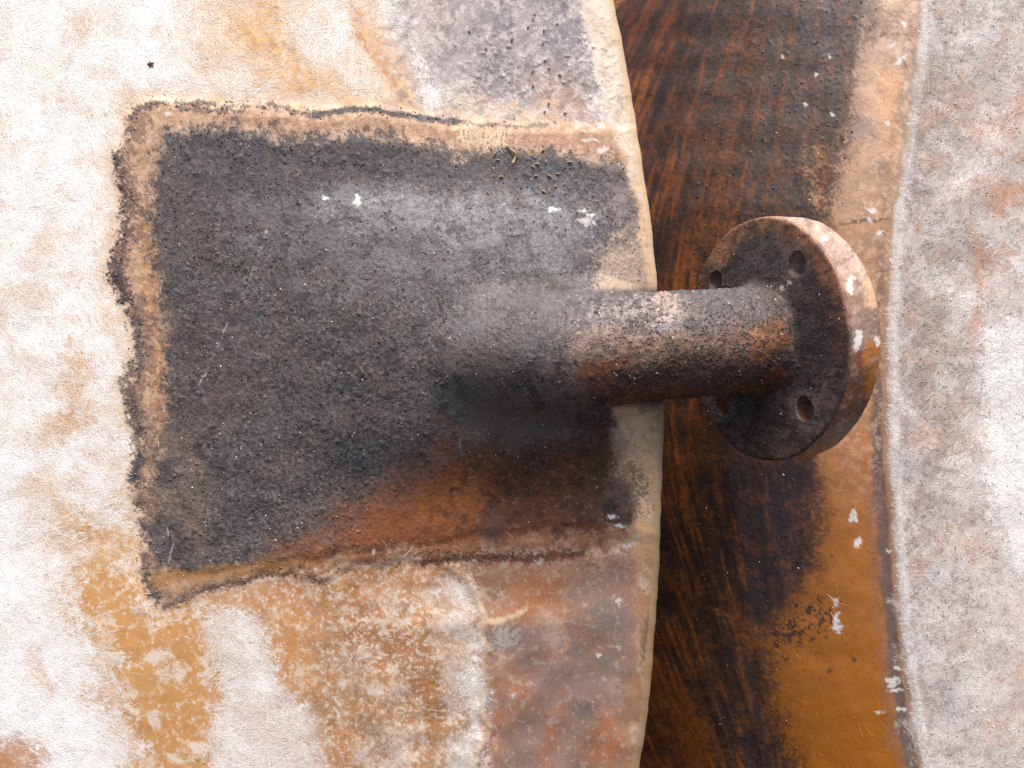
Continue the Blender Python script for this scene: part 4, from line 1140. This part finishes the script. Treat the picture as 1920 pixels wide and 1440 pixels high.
lc = PP.col[pick] * rng.uniform(.5, 1.2, (len(pick), 1))
gc = np.where((tone < .84)[:, None], lc, np.where((tone < .985)[:, None], lc * .7 + A(112, 104, 102) * .3, A(210, 202, 194)))
gpipe = grains(V1[pick], Np[pick], gc, rng.uniform(1.1, 2.8, len(pick)))
pipe = mk('nozzle_pipe', V1, quads(len(sv), nth, True), att(PP), M_PIPE, tank, [gpipe])

# ------------------------------------------------------------------ flange: lathe profile with four drilled holes
prof = []                                     # (radius, offset along the axis)
for r in np.arange(PR - 6, FR - 5, 1.9):
    t = max(0.0, 1 - (r - (PR - 6)) / 30)
    prof.append((r, -20 * t ** 2.0))
n_face = len(prof)
for a in np.linspace(0, np.pi / 2, 6)[1:]:
    prof.append((FR - 5 + 5 * math.sin(a), 5 - 5 * math.cos(a)))
for z in np.arange(8, FT - 5, 3):
    prof.append((FR, z))
for a in np.linspace(0, np.pi / 2, 6):
    prof.append((FR - 5 + 5 * math.cos(a), FT - 5 + 5 * math.sin(a)))
n_back = len(prof)
for r in np.arange(FR - 8, 78, -2.4):
    prof.append((r, FT))
for z in np.arange(FT, -40, -4):
    prof.append((78, z))
prof = np.array(prof)
nth = 620
thv = np.linspace(0, 2 * np.pi, nth, endpoint=False)
e1 = f1[None, :] * np.sin(thv)[:, None] + f2[None, :] * np.cos(thv)[:, None]
VF = FC + prof[:, None, 0:1] * e1[None] + prof[:, None, 1:2] * AX
kill = np.zeros((len(prof), nth), bool)
for (hc, a) in HOLES:
    for (i0, i1, z0) in ((0, n_face, 0.0), (n_back, len(prof), FT)):
        G = VF[i0:i1]
        W = G - (hc + AX * z0)
        z = W @ AX
        Q = W - z[..., None] * AX
        d = np.linalg.norm(Q, axis=-1)
        side = np.abs(z) < 8
        snap = side & (np.abs(d - HR) <= 1.4)
        ins = side & (d < HR - 1.4)
        u = Q / (d[..., None] + 1e-9)
        if z0 == 0:
            wob = 1 + .05 * np.sin(3 * np.arctan2(u @ f1, u @ f2) + a * 5)
            rr = HR * wob
            G[snap] = (hc + u * rr[..., None])[snap]
            dep = np.clip((HR - 1.4 - d) / (HR - 5), 0, 1) * FT
            G[ins] = (hc + u * (rr * .985)[..., None] + AX * dep[..., None])[ins]
            kill[i0:i1] |= side & (d < 4.2)
        else:
            kill[i0:i1] |= side & (d < HR * .96)
VF = VF.reshape(-1, 3)
FF = quads(len(prof), nth, True)
FF = FF[~kill.ravel()[FF].any(1)]
pi = np.repeat(prof[:, 0], nth); pz = np.repeat(prof[:, 1], nth); pt = np.tile(thv, len(prof))
Wt = VF - FC; axv = Wt @ AX; rad = Wt - axv[:, None] * AX
ru = rad / (np.linalg.norm(rad, axis=1)[:, None] + 1e-9)
onr = sst((pi - (FR - 6)) / 5)
un = pi * np.minimum(pt, 2 * np.pi - pt)
VF = VF + ru * (onr * (fbm(un, pz, 60, 2, 201) * 2.2 + fbm(un, pz, 12, 2, 202) * .5))[:, None]
facem = (pz < 4) & (pi < FR - 4)
nrm = fbm(VF[:, 0], VF[:, 1], 50, 2, 203) * 1.8 + np.maximum(0, fbm(VF[:, 0], VF[:, 1], 11, 2, 204) - .2) * 2.5
VF = VF - AX * (facem * nrm * (axv < 6))[:, None]
xq, yq = drop(VF)
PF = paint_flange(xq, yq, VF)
pick = rng.choice(np.nonzero(facem & (axv < 3))[0], 1300, replace=False)
tone = rng.random(len(pick))
lc = PF.col[pick] * rng.uniform(.5, 1.2, (len(pick), 1))
gc = np.where((tone < .75)[:, None], lc, np.where((tone < .97)[:, None], lc * .6 + A(104, 92, 86) * .5, A(222, 214, 206)))
gfl = grains(VF[pick], np.tile(-AX, (len(pick), 1)), gc, rng.uniform(.9, 2.4, len(pick)))
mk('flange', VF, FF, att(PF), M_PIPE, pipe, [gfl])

# ------------------------------------------------------------------ right tank
tank2 = empty('scorched_tank', 'second fibreglass tank shell with dark scorched inner face and bleached outer laminate, behind the flange', 'tank')
rows2 = np.concatenate([np.arange(-430, -80, 10.0), np.arange(-80, 1530, 2.3), np.arange(1530, 1870, 10.0)])
cols2 = np.concatenate([np.arange(860, 1120, 10.0), np.arange(1120, 2000, 2.3), np.arange(2000, 2420, 10.0)])
X2, Y2 = np.meshgrid(cols2, rows2)
x2, y2 = X2.ravel(), Y2.ravel()
H2 = h_right(x2, y2)
V2 = lift(x2, y2, H2)
P2 = paint_right(x2, y2)
N2 = normals_of(V2, *X2.shape)
F2 = quads(*X2.shape)
cx2 = x2[F2].mean(1); cy2 = y2[F2].mean(1)
sB = cx2 - bead_x(cy2)
b1c = np.interp(cy2, B1_Y, B1_X)
k_in = cx2 < b1c + 8 * fbm(cx2, cy2, 40, 2, 211)
k_bd = np.abs(sB + 2) < 17
k_rim = ~k_in & (sB <= -19) & ~k_bd
k_out = ~k_in & ~k_bd & ~k_rim
a2 = att(P2)


def look2(x, y):
    r = np.clip(np.searchsorted(rows2, y), 0, X2.shape[0] - 1)
    c = np.clip(np.searchsorted(cols2, x), 0, X2.shape[1] - 1)
    return r * X2.shape[1] + c


b2 = brightness(P2)
outf = lambda x, y: np.clip((b2[look2(x, y)] - .2) * 2.5, .12, 1) * (x - bead_x(y) > 12)
c2f = lambda x, y, r: P2.col[look2(x, y)] + (A(248, 244, 240) - P2.col[look2(x, y)]) * r.uniform(.1, .6, (len(x), 1))
c2d = lambda x, y, r: P2.col[look2(x, y)] * r.uniform(.55, .85, (len(x), 1))
ang2 = lambda x, y: 1.4 * fbm(x, y, 110, 2, 221) - .5
exo = [fibres(11000, outf, h_right, (1690, 2060), (-100, 1540), 12, 40, .9, c2f, ang2, 21),
       fibres(4500, outf, h_right, (1690, 2060), (-100, 1540), 6, 20, .8, c2d, ang2, 22)]
exb = [fibres(1700, lambda x, y: 1.0 * (np.abs(x - bead_x(y) + 2) < 11) * np.interp(y, [60, 120, 310, 370], [1, .2, .2, 1]), h_right, (1660, 1770), (-100, 1540), 8, 24, .8,
              lambda x, y, r: np.tile(A(244, 240, 238), (len(x), 1)) * r.uniform(.7, 1.1, (len(x), 1)), lambda x, y: .35 + .5 * fbm(x, y, 90, 2, 223), 23, curl=.6, lift_=.4)]
exr = [fibres(600, lambda x, y: np.clip(b2[look2(x, y)] * 2, 0, .8) * (x < bead_x(y) - 18) * (x > np.interp(y, B1_Y, B1_X)), h_right, (1440, 1740), (-100, 1540), 10, 34, 1.1,
              lambda x, y, r: P2.col[look2(x, y)] * r.uniform(.7, 1.7, (len(x), 1)), lambda x, y: .4 + 1.0 * fbm(x, y, 120, 2, 224), 24)]
exs = []


def crumbs(mask, n, pal, pr, smin, smax):
    c = np.nonzero(mask)[0]
    q = rng.choice(c, min(n, len(c)), replace=False)
    t_ = rng.choice(len(pal), len(q), p=pr)
    cc = np.where((t_ == 0)[:, None], P2.col[q] * rng.uniform(.45, 1.05, (len(q), 1)), np.array(pal)[t_])
    return grains(V2[q], N2[q], cc, rng.uniform(smin, smax, len(q)), rough=.5)


b1v = np.interp(y2, B1_Y, B1_X)
g1 = crumbs((x2 < b1v + 10) & (x2 > 1300), 800, [A(40, 32, 30), A(92, 72, 62), A(206, 200, 196)], [.8, .17, .03], 1.2, 3.2)
g2 = crumbs((x2 > bead_x(y2) + 16), 2600, [A(86, 76, 76), A(150, 138, 130), A(240, 236, 232)], [.6, .25, .15], 1.0, 2.4)
mk('inner_face', V2, F2[k_in], a2, M_INNER, tank2, [g1] + exs)
mk('knuckle_band', V2, F2[k_rim], a2, M_INNER, tank2, exr)
mk('seam_bead', V2, F2[k_bd], a2, M_OUTER, tank2, exb)
mk('outer_face', V2, F2[k_out], a2, M_OUTER, tank2, exo + [g2])

# ------------------------------------------------------------------ small things lying about
RT = np.array([[1, 0, 0], [0, math.cos(TILT), -math.sin(TILT)], [0, math.sin(TILT), math.cos(TILT)]])


def place(px, py, h):
    return RT @ (lift(np.array([px]), np.array([py]), np.array([h]))[0] * S)


def tube_obj(name, pts, rad, mat, parent=None):
    """short tapering stick, pts in u around its own base"""
    pts = np.array(pts, float); n = 7
    V = []; F = []
    for i, q in enumerate(pts):
        t = pts[min(i + 1, len(pts) - 1)] - pts[max(i - 1, 0)]; t /= np.linalg.norm(t)
        a = np.cross(t, (0.1, .2, 1)); a /= np.linalg.norm(a); b = np.cross(t, a)
        for k in range(n):
            w = 2 * math.pi * k / n
            V.append(q + (a * math.cos(w) + b * math.sin(w)) * rad[i])
    for i in range(len(pts) - 1):
        for k in range(n):
            F.append((i * n + k, i * n + (k + 1) % n, (i + 1) * n + (k + 1) % n, (i + 1) * n + k))
    F.append(tuple(range(n))); F.append(tuple(reversed(range((len(pts) - 1) * n, len(pts) * n))))
    me = bpy.data.meshes.new(name)
    me.from_pydata([tuple(v * S) for v in V], [], F); me.update()
    for q in me.polygons: q.use_smooth = True
    me.materials.append(mat)
    o = bpy.data.objects.new(name, me); COL.objects.link(o)
    o.rotation_euler = (TILT, 0, 0)
    if parent: o.parent = parent
    return o


def hL(x, y):
    return float(h_left(np.array([float(x)]), np.array([float(y)]))[0])


straw = plain('dry_straw', A(182, 152, 112), .8)
husk = plain('seed_husk', A(168, 140, 112), .8)
brown = plain('brown_crumb', A(134, 106, 94), .85)
red = plain('dried_bud', A(112, 48, 38), .8)
tw = tube_obj('twig', [(-14, 16, 3), (-6, 8, 5), (2, 2, 5), (7, -3, 4)], [1.2, 2.2, 2.4, 1.6], straw)
tw.location = place(964, 290, hL(964, 290)); tw['label'] = 'short bent straw twig on the upper edge of the charred pad'; tw['category'] = 'twig'
tw2 = tube_obj('twig', [(0, 0, 4), (4, 9, 5), (8, 18, 4)], [2.3, 2.0, 1.0], straw)
tw2.location = place(962, 306, hL(962, 306)); tw2['label'] = 'pale forked straw sliver just under the bent twig on the pad'; tw2['category'] = 'straw'

hp = [(928, 289), (1000, 282), (1013, 300), (1025, 303), (1008, 308), (1019, 282), (1068, 304), (1087, 302), (1003, 296), (934, 300), (925, 318), (940, 332),
      (1010, 362), (1020, 360), (1028, 358), (1042, 350), (1056, 346), (1060, 362), (915, 362), (1018, 385), (1112, 366), (1100, 356), (1005, 330), (1030, 330), (1068, 325), (1000, 314), (1120, 378), (1080, 340), (1046, 326)]
first = None
for i, (a, b) in enumerate(hp):
    l = rng.uniform(4, 6.5)
    if first is None:
        first = o = tube_obj('seed_husk', [(-5, 0, 1), (-2.5, .6, 2), (1, .2, 2.2), (5, -.5, 1)], [.6, 1.9, 1.9, .5], husk)
    else:
        o = first.copy(); COL.objects.link(o)
    o.location = place(a, b, hL(a, b) + .6)
    o.rotation_euler = (TILT, 0, 0); o.rotation_euler.rotate_axis('Z', rng.uniform(0, 6.28)); s_ = rng.uniform(.6, 1.15); o.scale = (s_, s_ * 1.0, s_)
    o['label'] = 'tiny straw-coloured seed husk scattered on the upper right of the charred pad'; o['category'] = 'seed husk'; o['group'] = 'seed husks on the charred pad'

dp = [(1000, 35), (990, 52), (1003, 28), (1020, 58), (912, 92), (972, 125), (999, 135), (999, 162), (1022, 115), (1030, 130), (1029, 195), (1021, 210), (1060, 213), (1050, 142), (1018, 82), (1045, 45), (960, 75), (880, 60)]
first = None
for i, (a, b) in enumerate(dp):
    if first is None:
        first = o = tube_obj('soot_crumb', [(-5, 0, 1), (-2, .8, 2.5), (2, -.4, 2.5), (5, .6, 1)], [.8, 2.4, 2.1, .6], brown)
    else:
        o = first.copy(); COL.objects.link(o)
    o.location = place(a, b, hL(a, b) + .6)
    o.rotation_euler = (TILT, 0, 0); o.rotation_euler.rotate_axis('Z', rng.uniform(0, 6.28)); s_ = rng.uniform(.45, .85); o.scale = (s_, s_, s_)
    o['label'] = 'small dark brown crumb on the sooty shell above the charred pad'; o['category'] = 'crumb'; o['group'] = 'dark crumbs above the pad'

bud = empty('dried_bud', 'tiny dark red dried bud on the white shell above the pad corner', 'bud', loc=place(283, 121, hL(283, 121)))
for k in range(5):
    a = k * 1.257 + .4
    tube_obj('petal', [(0, 0, 1), (3.2 * math.cos(a), 3.2 * math.sin(a), 2.2), (7 * math.cos(a + .2), 7 * math.sin(a + .2), 1.2)], [1.2, 1.7, .4], red, bud).rotation_euler = (0, 0, 0)

# ------------------------------------------------------------------ camera, sky, sun
cam = bpy.data.cameras.new('camera'); co = bpy.data.objects.new('camera', cam); COL.objects.link(co)
cam.sensor_width = 36; cam.lens = 36 * D / 1920
cam.clip_start = .01; cam.clip_end = 500
co.location = RT @ np.array([0, 0, D * S]); co.rotation_euler = (TILT, 0, 0)
sc.camera = co

SUN_EL, SUN_AZ = math.radians(66), math.radians(12)        # azimuth measured from +Y towards +X
w = bpy.data.worlds.new('World'); sc.world = w; w.use_nodes = True
nt = w.node_tree
sky = nt.nodes.new('ShaderNodeTexSky'); sky.sky_type = 'NISHITA'; sky.sun_disc = False
sky.sun_elevation = SUN_EL; sky.sun_rotation = SUN_AZ
sky.air_density = 1.0; sky.dust_density = 7.0; sky.ozone_density = 0.0
bg = nt.nodes['Background']; bg.inputs['Strength'].default_value = .085
nt.links.new(sky.outputs[0], bg.inputs['Color'])
sd_ = np.array([math.sin(SUN_AZ) * math.cos(SUN_EL), math.cos(SUN_AZ) * math.cos(SUN_EL), math.sin(SUN_EL)])
su = bpy.data.lights.new('sun', 'SUN'); su.energy = 2.4; su.angle = math.radians(55); su.color = (1, .955, .9)
so = bpy.data.objects.new('sun', su); COL.objects.link(so)
from mathutils import Vector
so.rotation_euler = Vector(sd_).to_track_quat('Z', 'Y').to_euler()
so.location = tuple(sd_ * 3)

vs = sc.view_settings
vs.view_transform = 'Standard'; vs.look = 'None'; vs.gamma = 1; vs.use_curve_mapping = False
vs.exposure = 1.15
sc.cycles.use_denoising = False
sc.cycles.max_bounces = 6
